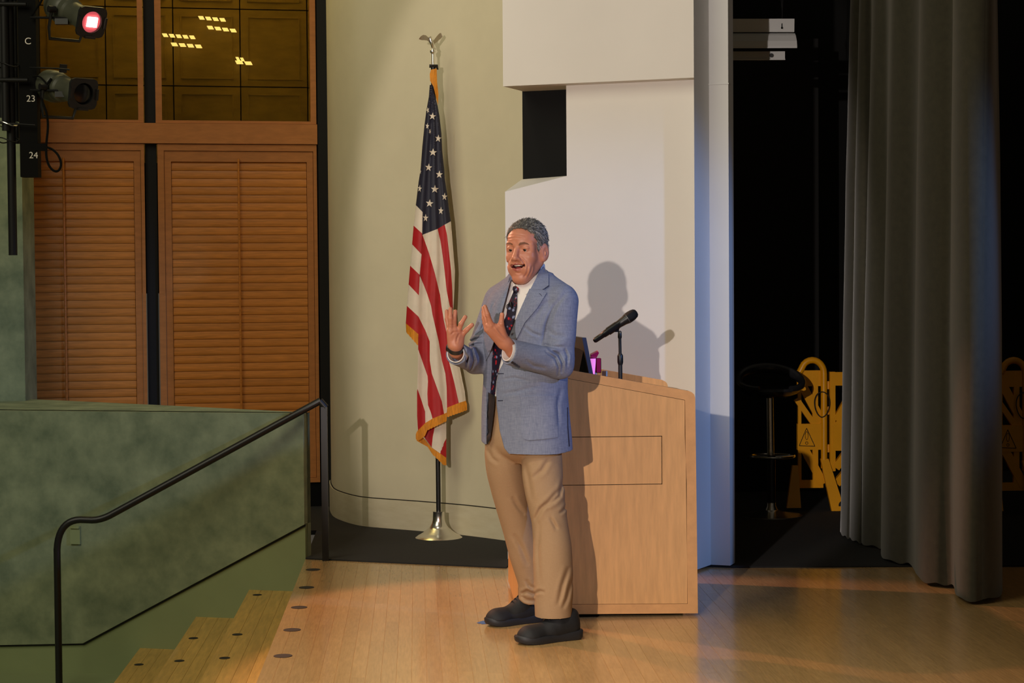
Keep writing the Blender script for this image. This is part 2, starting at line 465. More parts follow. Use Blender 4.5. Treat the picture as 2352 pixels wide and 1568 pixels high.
# ---- wooden wall with shutters and windows
wR = at_z(727, 1166); wL = at_y(55, 900, wR.y - 0.28)
WW = WP((wL.x, wL.y), (wR.x, wR.y))
def ws(px, py=520): return WW.sz(px, py)[0]
def wz(py, px=540): return WW.sz(px, py)[1]
def wbox(mb, a, b, z0, z1, t0, t1): return mb.box((a, t0, z0), (b, t1, z1), WW.M)
zT = 4.6
z_tr0, z_tr1 = wz(330), wz(284)
s_c1a, s_c1b = ws(336.5), ws(362)
s_end = ws(731)
z_bot = wz(1108, 715)
ws_all = struct(wbox(MB(), -0.5, s_end + 0.02, 0.0, z_bot, 0.03, 0.12).build('baseboard_back', M['blk']), 'black base under the wooden shutters')
tr = struct(wbox(MB(), -0.5, s_end, z_tr0, z_tr1, 0.0, 0.10).build('trim_1', M['frame']), 'maple transom rail between shutters and windows')
for k, (a, b) in enumerate(((s_c1a, s_c1b), (s_end + 0.004, ws(766)))):
    c = MB()
    t0 = 0.05 if k == 0 else 0.0
    wbox(c, a, b, 0.0, zT, t0, t0 + 0.012); wbox(c, (a + b) / 2 - .006, (a + b) / 2 + .006, 0, zT, t0 + 0.012, t0 + .12); wbox(c, a, b, 0, zT, t0 + .12, t0 + .132)
    struct(c.build('trim_%d' % (k + 2), M['steel']), ('dark steel column between the two shutters', 'dark steel column between the shutters and the curved wall')[k])
def shutter(px0, px1, label, slat_px0, slat_px1, rod_px):
    a, b = px0, px1
    root = thing('louvered_shutter', label, 'shutter', WW.P((a + b) / 2, 0, z_bot))
    z0, z1 = z_bot, z_tr0 - 0.003
    f = MB(); ft = 0.045
    wbox(f, a, a + 0.040, z0, z1, 0.015, 0.07); wbox(f, b - 0.022, b, z0, z1, 0.015, 0.07); wbox(f, a + .04, b - .022, z1 - 0.042, z1, 0.015, 0.07); wbox(f, a + .04, b - .022, z0, z0 + .03, 0.015, 0.07)
    f.build('outer_frame', M['frame'], root)
    ai, bi = a + 0.042, b - 0.024; zi0, zi1 = z0 + .032, z1 - 0.044
    sa, sb = slat_px0, slat_px1
    zt = wz(371)
    for x0, x1 in ((ai, sa), (sb, bi)):
        wbox(MB(), x0, x1, zi0, zi1, 0.025, 0.058).build('stile', M['frame'], root)
    wbox(MB(), sa, sb, zt, zi1, 0.025, 0.058).build('rail', M['frame'], root)
    wbox(MB(), sa, sb, zi0, zi0 + 0.09, 0.025, 0.058).build('rail', M['frame'], root)
    wbox(MB(), sa, sb, zi0, zt, 0.066, 0.07).build('backing', M['gap'], root)
    pitch = 0.0515; n = int((zt - zi0 - 0.09) / pitch)
    # one slat, tilted nearly closed: lower edge towards the room
    th = math.radians(9); hw = 0.0300; tk = 0.0042
    prof = []
    for i in range(9):
        u = -1 + 2 * i / 8; prof.append((u * hw, tk * math.sqrt(max(0, 1 - u * u)) ))
    for i in range(7, 0, -1):
        u = -1 + 2 * i / 8; prof.append((u * hw, -tk * math.sqrt(max(0, 1 - u * u))))
    pts = []
    for u, v in prof:
        zz = u * math.cos(th) - v * math.sin(th); tt = u * math.sin(th) + v * math.cos(th)
        pts.append((tt + 0.040, zz))
    zc0 = zt - pitch * 0.5
    poly = [WW.P(sa + .002, t, zc0 + z) for t, z in pts]
    s0 = MB().prism(poly, WW.u * (sb - sa - .004)).build('slat', M['shutter'], root, True)
    me = s0.data
    for k in range(1, n + 1):
        o = bpy.data.objects.new('slat', me); link(o, root); o.location = (0, 0, -pitch * k)
    MB().tube([WW.P(rod_px, 0.006, wz(364)), WW.P(rod_px, 0.006, z0 + .12)], 0.0065, 8).build('tilt_rod', M['shutter'], root, True)
shutter(-0.25, ws(333.5), 'louvered maple shutter left of the steel column, half hidden by the parapet', ws(56), ws(309.5), ws(149, 640))
shutter(ws(364), s_end - 0.004, 'louvered maple shutter between the steel column and the curved wall', ws(395), ws(707), ws(549.5))
# windows above
glass = bpy.data.materials.new('amber_glass'); glass.use_nodes = True
gb = glass.node_tree.nodes['Principled BSDF']; gb.inputs['Base Color'].default_value = (0.78, 0.70, 0.36, 1); gb.inputs['Roughness'].default_value = 0.04
gb.inputs['Transmission Weight'].default_value = 1.0; gb.inputs['IOR'].default_value = 1.15
M['lit'] = mat('fluorescent_tube', (255, 230, 170), 0.5, emit=(1.0, 0.82, 0.40), estr=1.25)  # glow that paints in the reflections on the glass
for k, (a, b, fa, fb) in enumerate(((-0.25, ws(328.5, 150), 0.05, 0.034), (ws(356, 150), s_end - 0.004, 0.040, 0.036))):
    z0, z1 = z_tr1 + 0.002, 4.4
    fr = MB(); zf = wz(277)
    wbox(fr, a, a + fa, z0, z1, 0.01, 0.07); wbox(fr, b - fb, b, z0, z1, 0.01, 0.07); wbox(fr, a + fa, b - fb, z0, zf, 0.01, 0.07)
    wd = struct(fr.build('window_%d' % (k + 1), M['frame']), ('maple framed window with amber glass behind the spotlights', 'maple framed window with amber glass and light streaks')[k])
    wbox(MB(), a + fa, b - fb, zf, z1, 0.045, 0.049).build('pane', glass, wd)
# panelled room beyond the glass
M['panel'] = mat('brown_panel', (146, 116, 52), 0.45, var=0.2, vscale=3, stretch=(2, 2, 6), rand=0.06)
TB = 0.62
back = struct(wbox(MB(), -1.2, s_end + 0.6, 1.4, 4.9, TB + 0.03, TB + 0.06).build('wall_back_room', M['gap']), 'panelled wall seen through the amber glass')
def wsb(px, py=140): return WW.sz(px, py, TB)[0]
vx = [wsb(-215), wsb(-62), wsb(91), wsb(243), wsb(398), wsb(552), wsb(706), wsb(860)]
hz = [WW.sz(540, 376, TB)[1], WW.sz(540, 199, TB)[1], WW.sz(540, 21, TB)[1], WW.sz(540, -157, TB)[1]]
for i in range(len(vx) - 1):
    for j in range(3):
        a, b, c, d = vx[i] + .004, vx[i + 1] - .004, hz[j] + .004, hz[j + 1] - .004
        p = MB(); wbox(p, a, b, c, d, TB, TB + .03)
        po = p.build('wall_panel', M['panel'], back)
        q = MB(); e = 0.045
        for (x0, x1, y0, y1) in ((a + e, b - e, c + e, c + e + .008), (a + e, b - e, d - e - .008, d - e), (a + e, a + e + .008, c + e, d - e), (b - e - .008, b - e, c + e, d - e)):
            wbox(q, x0, x1, y0, y1, TB - .006, TB)
        q.build('moulding', M['panel'], po)
struct(wbox(MB(), -1.2, -1.15, 1.4, 4.9, 0.1, TB).build('wall_room_side', M['panel']))
streaks = [(455, 40, 520, 46), (475, 62, 545, 71), (372, 80, 450, 86), (392, 101, 466, 107), (541, 134, 562, 137), (540, 142, 582, 146)]  # glowing strips added behind the pane in place of reflections in the glass
def glass_streak(x0, y0, x1, y1, label):
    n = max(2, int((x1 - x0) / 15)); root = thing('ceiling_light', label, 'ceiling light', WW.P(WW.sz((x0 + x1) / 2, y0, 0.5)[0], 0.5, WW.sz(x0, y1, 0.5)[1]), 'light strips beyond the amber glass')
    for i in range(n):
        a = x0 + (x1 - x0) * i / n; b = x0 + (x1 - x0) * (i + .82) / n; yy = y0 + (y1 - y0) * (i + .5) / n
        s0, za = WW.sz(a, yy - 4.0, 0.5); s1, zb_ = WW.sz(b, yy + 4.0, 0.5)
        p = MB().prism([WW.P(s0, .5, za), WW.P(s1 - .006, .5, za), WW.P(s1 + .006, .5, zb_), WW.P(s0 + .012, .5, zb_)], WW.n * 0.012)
        p.build('tube', M['lit'], root)  # glowing strip added in place of a reflection in the glass
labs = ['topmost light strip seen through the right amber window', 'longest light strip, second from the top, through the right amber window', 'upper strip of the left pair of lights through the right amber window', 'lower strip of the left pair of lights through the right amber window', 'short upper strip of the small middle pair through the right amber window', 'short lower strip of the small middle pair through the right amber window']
for s_, l_ in zip(streaks, labs): glass_streak(*s_, l_)
l = bpy.data.lights.new('room_lamp', 'AREA'); l.energy = 32; l.color = (1.0, 0.80, 0.34); l.size = 1.6
lo = bpy.data.objects.new('room_lamp', l); COL.objects.link(lo); lo.location = WW.P(0.8, 0.30, 4.55); lo.rotation_euler = (0, 0, 0)  # unseen fill added to brighten the panels behind the glass

# ---- curved cream wall
bp_ = [(760, 1168), (765, 1182.5), (772, 1190), (788.5, 1197.5), (812, 1205), (837, 1210.5), (890, 1215), (953, 1220), (1020, 1226), (1079, 1232), (1152, 1241.5), (1200, 1249)]
pts = [at_z(*q) for q in bp_]
def chaik(p, n=2):
    for _ in range(n):
        q = [p[0]]
        for a, b in zip(p[:-1], p[1:]): q += [a.lerp(b, .25), a.lerp(b, .75)]
        q.append(p[-1]); p = q
    return p
first = [pts[0] + Vector((0.0, 0.5, 0))]
cw = chaik(first + pts + [pts[-1] + (pts[-1] - pts[-2]) * 2.5], 2)
def ribbon(c, z0, z1, off, thick):
    mb = MB(); n = len(c); fr = []; bk = []
    for i in range(n):
        t = (c[min(i + 1, n - 1)] - c[max(i - 1, 0)]); t.z = 0; t.normalize(); nn = Vector((t.y, -t.x, 0))
        fr.append(c[i] + nn * off); bk.append(c[i] + nn * (off - thick))
    v = [Vector((p.x, p.y, z0)) for p in fr] + [Vector((p.x, p.y, z1)) for p in fr] + [Vector((p.x, p.y, z0)) for p in bk] + [Vector((p.x, p.y, z1)) for p in bk]
    f = []
    for i in range(n - 1):
        f += [(i, i + 1, n + i + 1, n + i), (2 * n + i, 3 * n + i, 3 * n + i + 1, 2 * n + i + 1), (n + i, n + i + 1, 3 * n + i + 1, 3 * n + i), (i, 2 * n + i, 2 * n + i + 1, i + 1)]
    f += [(0, n, 3 * n, 2 * n), (n - 1, 3 * n - 1, 4 * n - 1, 2 * n - 1)]
    return mb.add(v, f)
cream = struct(ribbon(cw, 0, 4.7, 0, 0.12).build('wall_back', M['cream'], None, True), 'cream curved plaster wall behind the flag')
bb = struct(ribbon(cw, 0.0, 0.178, 0.012, 0.014).build('baseboard_curved', mat('scuffed_cream', (206, 196, 166), 0.7, var=0.3, vscale=9, stretch=(1, 1, 4), col2=(196, 184, 152), detail=8), None, True), 'scuffed cream baseboard along the curved wall')
ribbon(cw, 0.178, 0.183, 0.006, 0.008).build('shadow_line', M['gap'], bb, True)
def bvh_of(o):
    me = o.data; return BVHTree.FromPolygons([v.co for v in me.vertices], [tuple(p.vertices) for p in me.polygons])
def on_bvh(bvh, off, fallback=None):
    last = [fallback]
    def fn(px, py):
        d = ray(px, py); h = bvh.ray_cast(CAM, d)
        if h[0] is not None: last[0] = (h[0] - CAM).length
        dist = last[0] if last[0] else 8.0
        return CAM + d * (dist - off)
    def dist(px, py):
        h = bvh.ray_cast(CAM, ray(px, py)); return None if h[0] is None else (h[0] - CAM).length
    fn.dist = dist; fn.off = off
    return fn
cbv = bvh_of(cream)
sheet('access_panel', [(1006, 296), (1043, 296), (1043, 391), (1006, 391)], 14, on_bvh(cbv, 0.004), 0.004, M['cream'], cream)
sheet('panel_door', [(1006, 303), (1034, 303), (1034, 379), (1006, 379)], 14, on_bvh(cbv, 0.0065), 0.004, M['cream'], cream)

# ---- white wing wall with the dark niche
wl = at_y(1161, 900, 9.93); wr = at_y(1597, 900, 9.52)
VW = WP((wl.x, wl.y), (wr.x, wr.y)); VS = VW.L
zs0 = VW.sz(1160, 198)[1]
up = MB().box((0, 0, zs0), (VS, 0.30, 4.7), VW.M).build('wall_center', M['white']); struct(up, 'white projecting upper wall panel above the niche')
T1, T2 = 0.10, 0.30
def vl(px, py, t=T1): return VW.sz(px, py, t)
n_r = vl(1301, 300)[0]; zsr = vl(1301, 404)[1]; zsl = vl(1162, 440)[1]; s_l = vl(1162, 700)[0]
sr = vl(1597.5, 600)[0]
fr = [(s_l, 0), (sr, 0), (sr, zs0), (n_r, zs0), (n_r, zsr), (s_l, zsl)]
bk = [(s_l, 0), (sr, 0), (sr, zs0), (n_r, zs0), (n_r, zsr), (s_l + 0.02, zsr)]
v = [VW.P(a, T1, z) for a, z in fr] + [VW.P(a, T2, z) for a, z in bk]
f = [(0, 1, 2, 3, 4, 5), (11, 10, 9, 8, 7, 6), (0, 6, 7, 1), (1, 7, 8, 2), (2, 8, 9, 3), (3, 9, 10, 4), (4, 10, 11), (4, 11, 5), (5, 11, 6, 0)]
wc = struct(mobj('wall_center_lower', v, f, M['white']), 'white lower wall panel behind the lectern')
MB().box((vl(1200, 300, T2)[0], T2 + .001, zsr - .03), (n_r + .05, T2 + 0.02, zs0 + .05), VW.M).build('niche_backing', M['void'], wc)

# ---- grey edge panel beside the wings
ge = at_z(1677, 1304)
GW = WP((ge.x - VW.u.x * 0.6, ge.y - VW.u.y * 0.6), (ge.x, ge.y))
gp = MB().box((0, 0, 0.012), (0.6, 0.10, 4.7), GW.M).build('wall_right_panel', M['grey']); struct(gp, 'grey sliding wall panel at the wing opening')
zs_ = GW.sz(1650, 193)[1]
s1630 = GW.sz(1630, 600)[0]
re = MB().prism([VW.P(VS, 0.0, 0.012), GW.P(s1630, -0.004, 0.012), GW.P(s1630, 0.05, .012), VW.P(VS - .02, .20, .012)], (0, 0, 4.69)).build('wall_reveal', M['grey']); struct(re, 'splayed grey reveal joining the white wall to the sliding panel')  # added splayed face, shaped to give the panel edge its shade
MB().box((s1630 - .01, -0.006, zs_ - .003), (0.604, 0.0, zs_ + .003), GW.M).build('seam_strip', M['grey'], gp)
for s in (0.45, 0.2):
    MB().lathe([(0.018, -0.012), (0.018, 0.012)], n=16, M=Matrix.Translation(GW.P(s, 0.05, 0.025)) @ Matrix.Rotation(math.pi / 2, 4, 'Y')).build('caster', M['black_plastic'], gp)

# ---- black backstage
struct(MB().box((-1, 14.2, -0.1), (7, 14.3, 5)).build('wall_backstage', M['void']), 'black backstage wall')
struct(MB().box((5.6, 7.0, -0.1), (5.7, 14.2, 5)).build('wall_right', M['void']), 'black side wall of the wings')
struct(MB().box((1.6, 13.0, 0.0), (2.75, 13.05, 3.1)).build('wall_backstage_flat', mat('charcoal_flat', (16, 15, 14), 0.9)), 'charcoal flat in the dark wings')
# =================================================================== FLAG
fb = at_z(1008, 1236.5)
FY = fb.y
fs = thing('flag_stand', 'flagpole with silver eagle finial and round silver base by the curved wall', 'flagpole', fb)
prof = [(0.150, 0.0), (0.150, 0.006), (0.128, 0.024), (0.122, 0.026), (0.108, 0.036), (0.102, 0.038), (0.090, 0.050), (0.084, 0.052), (0.072, 0.066), (0.066, 0.068), (0.052, 0.088), (0.044, 0.104), (0.038, 0.125), (0.036, 0.178), (0.038, 0.182), (0.0, 0.184)]
prof = [(r * 0.91, z * 0.86) for r, z in prof]
MB().lathe(prof, (fb.x, fb.y, 0), 48).build('base', M['chrome'], fs, True)
ptop = at_y(995, 150, FY); pbot = Vector((fb.x, fb.y, 0.12))
MB().tube([pbot, ptop], 0.0135, 14).build('pole', M['rail'], fs, True)
f1 = at_y(994, 118, FY)
MB().tube([ptop + Vector((0, 0, -0.02)), f1], 0.008, 12).build('finial_rod', M['chrome'], fs, True)
MB().lathe([(0.0, -0.017), (0.009, -0.014), (0.0145, -0.008), (0.016, 0), (0.0145, 0.008), (0.009, 0.014), (0.0, 0.017)], f1, 20).build('finial_ball', M['chrome'], fs, True)
MB().tube([at_y(986, 152, FY) + Vector((0, -.006, 0)), at_y(1004, 152, FY) + Vector((0, -.006, 0)), at_y(1003.5, 160, FY) + Vector((0, -.006, 0))], 0.010, 8).build('collar', M['rail'], fs, True)
eg = thing  # eagle
def E(px, py, dy=0): return at_y(px, py, FY + dy)
eb = MB()
eb.tube([E(994, 110), E(993, 102, -.005), E(990, 95, -.01), E(988, 89, -.012), E(986.5, 85, -.018)], [0.007, 0.011, 0.012, 0.008, 0.004], 10)
eb.tube([E(988.5, 88, -.014), E(989.5, 85.5, -.022), E(989, 86.5, -.03)], [0.006, 0.006, 0.002], 8)
eb.tube([E(994, 104), E(997, 110, .012), E(1002, 113, .02)], [0.007, 0.007, 0.003], 8)
M['satin'] = mat('satin_silver', (176, 164, 142), .42, metal=.55)
eo = eb.build('eagle_body', M['chrome'], fs, True)
def wing(pts_top, pts_bot, dys):
    n = len(pts_top); v = []; f = []
    for i in range(n):
        a = E(*pts_top[i], dys[i]); b = E(*pts_bot[i], dys[i] + .012)
        v += [a, b, a + Vector((0, .005, 0)), b + Vector((0, .005, 0))]
    for i in range(n - 1):
        k = 4 * i
        f += [(k, k + 1, k + 5, k + 4), (k + 2, k + 6, k + 7, k + 3), (k, k + 4, k + 6, k + 2), (k + 1, k + 3, k + 7, k + 5)]
    f += [(0, 2, 3, 1), (4 * n - 4, 4 * n - 3, 4 * n - 1, 4 * n - 2)]
    return mobj('eagle_wing', v, f, M['satin'], fs, False)
wing([(990, 95), (984, 86), (978, 81), (972, 80), (967, 83), (963, 88)], [(992, 101), (986, 96), (981, 93), (975, 92), (969, 92), (962, 90)], [0, -.02, -.035, -.045, -.05, -.055])
wing([(995, 94), (1001, 86), (1006, 80), (1010, 76), (1013, 76), (1016, 82)], [(996, 101), (1000, 99), (1004, 96), (1008, 92), (1013, 88), (1016.5, 84)], [0, .01, .02, .03, .035, .04])

fl = thing('flag', 'draped stars and stripes flag with gold fringe hanging on the pole', 'flag', at_y(1000, 1060, FY))
LS = [(195, 987), (222, 985), (255, 979), (287, 975), (336, 970), (389, 966), (417, 961.5), (463, 956), (518, 950), (561, 946.6), (610, 942), (653, 938.5), (701, 934.6), (743, 932), (762, 932), (796, 932)]
FO = [(195, 989), (300, 985), (400, 977), (487, 971), (538, 970), (585, 968), (631, 964), (678, 962), (727, 961), (797, 960), (853, 959.6), (899, 957.8), (990, 958), (1070, 958)]
RS = [(195, 992), (242, 1005), (307, 1014), (389, 1020.6), (444, 1027), (507, 1035.6), (586, 1042), (621, 1045), (701, 1041), (760, 1046), (843, 1056), (899, 1067), (940, 1073), (1070, 1073)]
def itp(tab, y): return float(np.interp(y, [a for a, b in tab], [b for a, b in tab]))
KN = [(0, -.35), (.12, -.12), (.22, -.08), (.34, -.42), (.46, -.55), (.60, -.22), (.70, -.18), (.82, -.40), (.92, -.22), (1.0, .10), (1.1, .2)]
def knot(u):
    for (a, p), (b, q) in zip(KN[:-1], KN[1:]):
        if u <= b:
            t = max(0, (u - a) / (b - a)); t = t * t * (3 - 2 * t); return p + (q - p) * t
    return .4
def flag_depth(px, py, extra=0.0):
    l, fo, r = itp(LS, min(py, 796)), itp(FO, py), itp(RS, py)
    amp = float(np.interp(py, [195, 300, 700, 1060], [0.010, 0.030, 0.055, 0.060]))
    if px < fo:
        u = (px - l) / max(1e-3, fo - l); d = -0.35 * amp + amp * (0.9 * (1 - u) ** 1.3) - 0.25 * amp * math.sin(u * math.pi)
    else:
        u = min(1.1, (px - fo) / max(1e-3, r - fo)); d = amp * knot(u) # (0.55 * math.exp(-(u / 0.10) ** 2) - 0.95 * math.exp(-((u - 0.33) / 0.2) ** 2) + 0.15 * math.exp(-((u - .62) / .1) ** 2) - 0.5 * math.exp(-((u - 0.8) / 0.12) ** 2) + 0.3 * u ** 3)
    return at_y(px, py, FY - 0.035 + d + extra)
fd = lambda x, y: flag_depth(x, y)
fd_hi = lambda x, y: flag_depth(x, y, -0.006)
fd_back = lambda x, y: flag_depth(x, y, 0.045)
rs_part = [(x, y) for y, x in RS if 195 <= y <= 507]
canton = [(987, 195), (985, 222), (979, 255), (975, 287), (970, 336), (966, 389), (961.5, 417), (956, 463), (955, 471), (970.7, 486.7), (970, 538.5), (1004, 526), (1022, 515.4), (1035.6, 508), (1031.5, 479), (1027, 444), (1022, 410), (1020.6, 389), (1016, 347), (1014, 307), (1009.5, 266.5), (1005, 242), (992, 195)]
can = sheet('canton', canton, 3, fd, 0.003, M['flag_blue'], fl)
def star(cx, cy, r, rot=0.0, sx=1.0):
    return [(cx + sx * (r if i % 2 == 0 else r * .40) * math.sin(rot + i * math.pi / 5), cy - (r if i % 2 == 0 else r * .40) * math.cos(rot + i * math.pi / 5)) for i in range(10)]
stars = [(993.4, 267, 9, .1, .95), (1006.6, 318, 9.2, .12, .85), (994.5, 350, 9.5, .05, 1), (984.5, 384.5, 9.5, .1, .9), (1009, 400.7, 9.5, .05, .9), (998.7, 434.5, 9.7, .05, 1), (1021, 451.6, 9.3, .08, .72), (986.7, 467, 9.8, .1, .95), (1012.7, 484, 9.6, .08, .65), (977.5, 500.5, 9.5, .05, .7), (964, 433, 9, .15, .55), (982.6, 253, 8, -.3, .45), (981.5, 289.5, 8, .1, .55), (987.5, 302, 7.5, .5, .35), (965.5, 394, 7, .1, .3)]
for s_ in stars: sheet('star', star(*s_), 3.5, fd_hi, 0.005, M['flag_white'], can)
W1 = [(955.5, 471), (970.7, 487), (969.7, 536), (950, 518)]
R1 = [(950, 518), (969.7, 536), (968.3, 584), (946.6, 561)]
W2 = [(946.6, 561), (968.3, 584), (964, 631), (942, 610)]
R2 = [(942, 610), (964, 631), (962, 678), (938.5, 653)]
W3 = [(938.5, 653), (962, 678), (961.3, 727), (934.6, 702)]
R3 = [(934.6, 702), (961.3, 727), (960.6, 767), (932, 743)]
RaL = [(968.5, 584), (964.5, 631), (972, 651), (981, 674), (990, 702), (993.5, 723), (1007.6, 784), (1015, 827.6), (1023, 858), (1026, 891), (1026.7, 938)]
RaR = [(970.5, 539), (985.6, 582), (999, 628), (1011, 678), (1014, 702), (1019, 733), (1026.7, 769), (1031.8, 832.7), (1043, 876), (1054, 926)]
RbL = [(1005, 525.5), (1012, 554.5), (1016.6, 586.6), (1021, 621), (1025.8, 667), (1032.7, 701), (1038, 717)]
RbR = [(1021.5, 515.7), (1027, 541), (1032.7, 591), (1036, 621), (1039, 667), (1040.7, 708)]
RcL = [(961, 728), (960.6, 769), (960.5, 802), (972, 835), (982, 863), (983, 876), (981.5, 904), (983, 929.6), (989.7, 947), (993.5, 961.5)]
RcR = [(961.3, 727), (977, 758.7), (987, 784), (987, 827.6), (992, 858), (1005, 894), (1015, 922), (1020, 951)]
RdR = [(959, 892.6), (969, 922), (976.4, 945), (976.8, 973)]
Ra = RaR + RaL[::-1]
Rb = RbR + [(1038.5, 717)] + RbL[::-1][1:]
Wa = [(970.5, 539)] + RbL + [(1040, 715), (1043, 740), (1046, 760), (1050, 800), (1056, 843), (1060, 863), (1067.5, 899), (1070, 922)] + RaR[::-1][:-1]
Wc = [(1021.5, 515.7), (1035.6, 508), (1038.4, 541), (1042, 586.6), (1045, 621), (1043.5, 667), (1041.5, 705)] + RbR[::-1][:-1]
Wb = [(964.2, 633), (972, 651)] + RaL[3:] + [(1026, 948), (1020, 951)] + RcR[::-1] + [(962, 680)]
Rc = RcR + RcL[::-1][:-1]
Wd = RcL[2:] + [(977, 972)] + RdR[::-1][1:] + [(959, 892.6), (959.6, 853)]
Rd = RdR + [(960, 988), (958, 955), (957.8, 899)]
for n_, p_, m_ in (('white_stripe', W1, 0), ('red_stripe', R1, 1), ('white_stripe', W2, 0), ('red_stripe', R2, 1), ('white_stripe', W3, 0), ('red_stripe', R3, 1), ('red_stripe', Ra, 1), ('red_stripe', Rb, 1), ('white_stripe', Wa, 0), ('white_stripe', Wc, 0), ('white_stripe', Wb, 0), ('red_stripe', Rc, 1), ('white_stripe', Wd, 0), ('red_stripe', Rd, 1)):
    sheet(n_, p_, 3.5, fd, 0.003, M['flag_red'] if m_ else M['flag_white'], fl)
whole = [(x, y) for y, x in LS if y < 742] + [(934, 744), (960.5, 770), (960.5, 797)] + [(x, y) for y, x in FO if 797 < y < 985] + [(960, 986), (993, 962), (1026, 948), (1068, 921)] + [(x, y) for y, x in RS[::-1] if y < 915]
sheet('backing', whole, 4.5, lambda x, y: flag_depth(x, y, .018), .003, M['flag_white'], fl)
Re = [(973, 1002), (980, 985), (1000, 976), (994, 1003), (991.5, 1027)]
We = [(1000, 974), (1025, 962), (1025, 1006), (1011, 1041), (991.5, 1027), (994, 1003)]
Rf = [(1025, 1004), (1025, 1052), (1010, 1041)]
for n_, p_, m_ in (('red_stripe', Re, 1), ('white_stripe', We, 0), ('red_stripe', Rf, 1)):
    sheet(n_, p_, 7, fd_back, 0.003, M['flag_red'] if m_ else M['flag_white'], fl)
def jag(a, b, n, amp):
    out = []
    for i in range(n + 1):
        t = i / n; out.append((a[0] + (b[0] - a[0]) * t, a[1] + (b[1] - a[1]) * t + (amp if i % 2 else 0)))
    return out
fd_fr = lambda x, y: flag_depth(x, y, -0.004)
sheet('fringe', [(932, 742), (960.8, 767)] + jag((960.2, 793), (933, 762), 10, 1.6), 5, fd_fr, 0.006, M['gold'], fl)
sheet('fringe', [(1026.7, 936), (1054, 925), (1070, 920), (1072.6, 927)] + jag((1072.6, 941), (1027, 957), 14, 1.6), 5, fd_fr, 0.006, M['gold'], fl)
sheet('fringe', [(958, 990), (977, 971), (993.5, 961), (1020, 950), (1026.5, 947)] + jag((1026, 966), (982, 987), 14, 1.6) + [(975.7, 1001), (970, 1006), (960, 1012), (955, 1008), (955, 997)], 5, fd_fr, 0.006, M['gold'], fl)
fd_fb = lambda x, y: flag_depth(x, y, 0.040)
sheet('fringe', [(957, 1000), (972, 1004), (990, 1027), (1011, 1041), (1025, 1051), (1025.5, 1068)] + jag((1020, 1068), (992, 1041), 8, 1.5) + [(982, 1026), (957, 1012)], 5, fd_fb, 0.006, M['gold'], fl)
sheet('gold_cord', [(990, 160), (1003, 157), (1004, 188), (1007, 215), (1006, 241), (1002, 226), (996, 199), (988, 186), (987, 170)], 5, lambda x, y: at_y(x, y, FY - .026 - .012 * math.sin(max(0, min(1, (x - 986) / 20)) * math.pi)), 0.012, M['gold'], fl)

# =================================================================== LECTERN
LYn = at_z(1603, 1414).y; LYf = LYn + 0.94
lec = thing('lectern', 'maple wood lectern with slanted top and flush hatch behind the man', 'lectern', at_y(1400, 1412, LYn))
def lp(px, py, y=None): return at_y(px, py, LYn if y is None else y)
def sideframe(y0, y1, name):
    pass
outer = [(1191, 1411), (1603, 1408), (1597, 918)]
cornr = [(1596.5, 912), (1594, 905), (1589, 900.5), (1582, 897.5)]
topl = (1222, 834.5)
prof = [lp(*q) for q in outer + cornr + [topl]] + [lp(1192, 850)]
prof2 = [(p.x, p.z) for p in prof]
# frame pieces of the near side: stiles and rails around a flush inner panel
TH = 0.022
def pz(px, py): p = lp(px, py); return (p.x, p.z)
def slab(poly, y0, y1): return MB().prism([Vector((a, y0, b)) for a, b in poly], (0, y1 - y0, 0))
i_tl, i_tr, i_br, i_bl = pz(1215, 853), pz(1572.5, 919), pz(1578.5, 1385.5), pz(1214, 1387.5)
o_bl, o_br, o_tr1 = pz(1191, 1411), pz(1603, 1408), pz(1597, 918)
crn = [pz(*q) for q in cornr]; o_tl = pz(*topl); o_l = pz(1192, 850)
g_ = 0.0016
# side body (full thickness, dark joint shows between the pieces)
slab([o_bl, o_br, o_tr1] + crn + [o_tl, o_l], LYn + 0.006, LYn + 0.03).build('side_core', M['gap'], lec)
slab([(i_br[0] + g_, i_br[1] - g_), o_br, o_tr1] + crn[:2] + [(i_tr[0] + g_, i_tr[1] + g_)], LYn, LYn + .006).build('stile', M['maple_edge'], lec)
slab([o_bl, o_br, (i_br[0] + g_, i_br[1] - g_), (i_bl[0] - g_, i_bl[1] - g_)], LYn - .0003, LYn + .006).build('bottom_rail', M['maple_edge'], lec)
slab([(i_tl[0] - g_, i_tl[1] + g_), (i_tr[0] + g_, i_tr[1] + g_)] + crn[1:] + [o_tl, o_l], LYn - .0003, LYn + .006).build('top_rail', M['maple_edge'], lec)
slab([o_bl, (i_bl[0] - g_, i_bl[1] - g_), (i_tl[0] - g_, i_tl[1] + g_), o_l], LYn, LYn + .006).build('stile', M['maple_edge'], lec)
# inner panel around the hatch opening
hx0, hz1 = pz(1262, 999); hx1, hz0 = pz(1521.5, 1112)
hz1b = pz(1521, 1000.5)[1]
pn = MB()
for q in ([i_bl, i_br, (i_br[0], hz0), (i_bl[0], hz0)], [(i_tl[0], hz1b), (i_tr[0], hz1b), i_tr, i_tl], [(i_bl[0], hz0), (hx0, hz0), (hx0, hz1b), (i_tl[0], hz1b)], [(hx1, hz0), (i_br[0], hz0), (i_tr[0], hz1b), (hx1, hz1b)]):
    pn.prism([Vector((a, LYn, b)) for a, b in q], (0, .006, 0))
pn.build('side_panel', M['maple'], lec)
gg = 0.0030
MB().box((hx0 + gg, LYn, hz0 + gg), (hx1 - gg, LYn + .006, hz1b - gg)).build('hatch', M['maple'], lec)
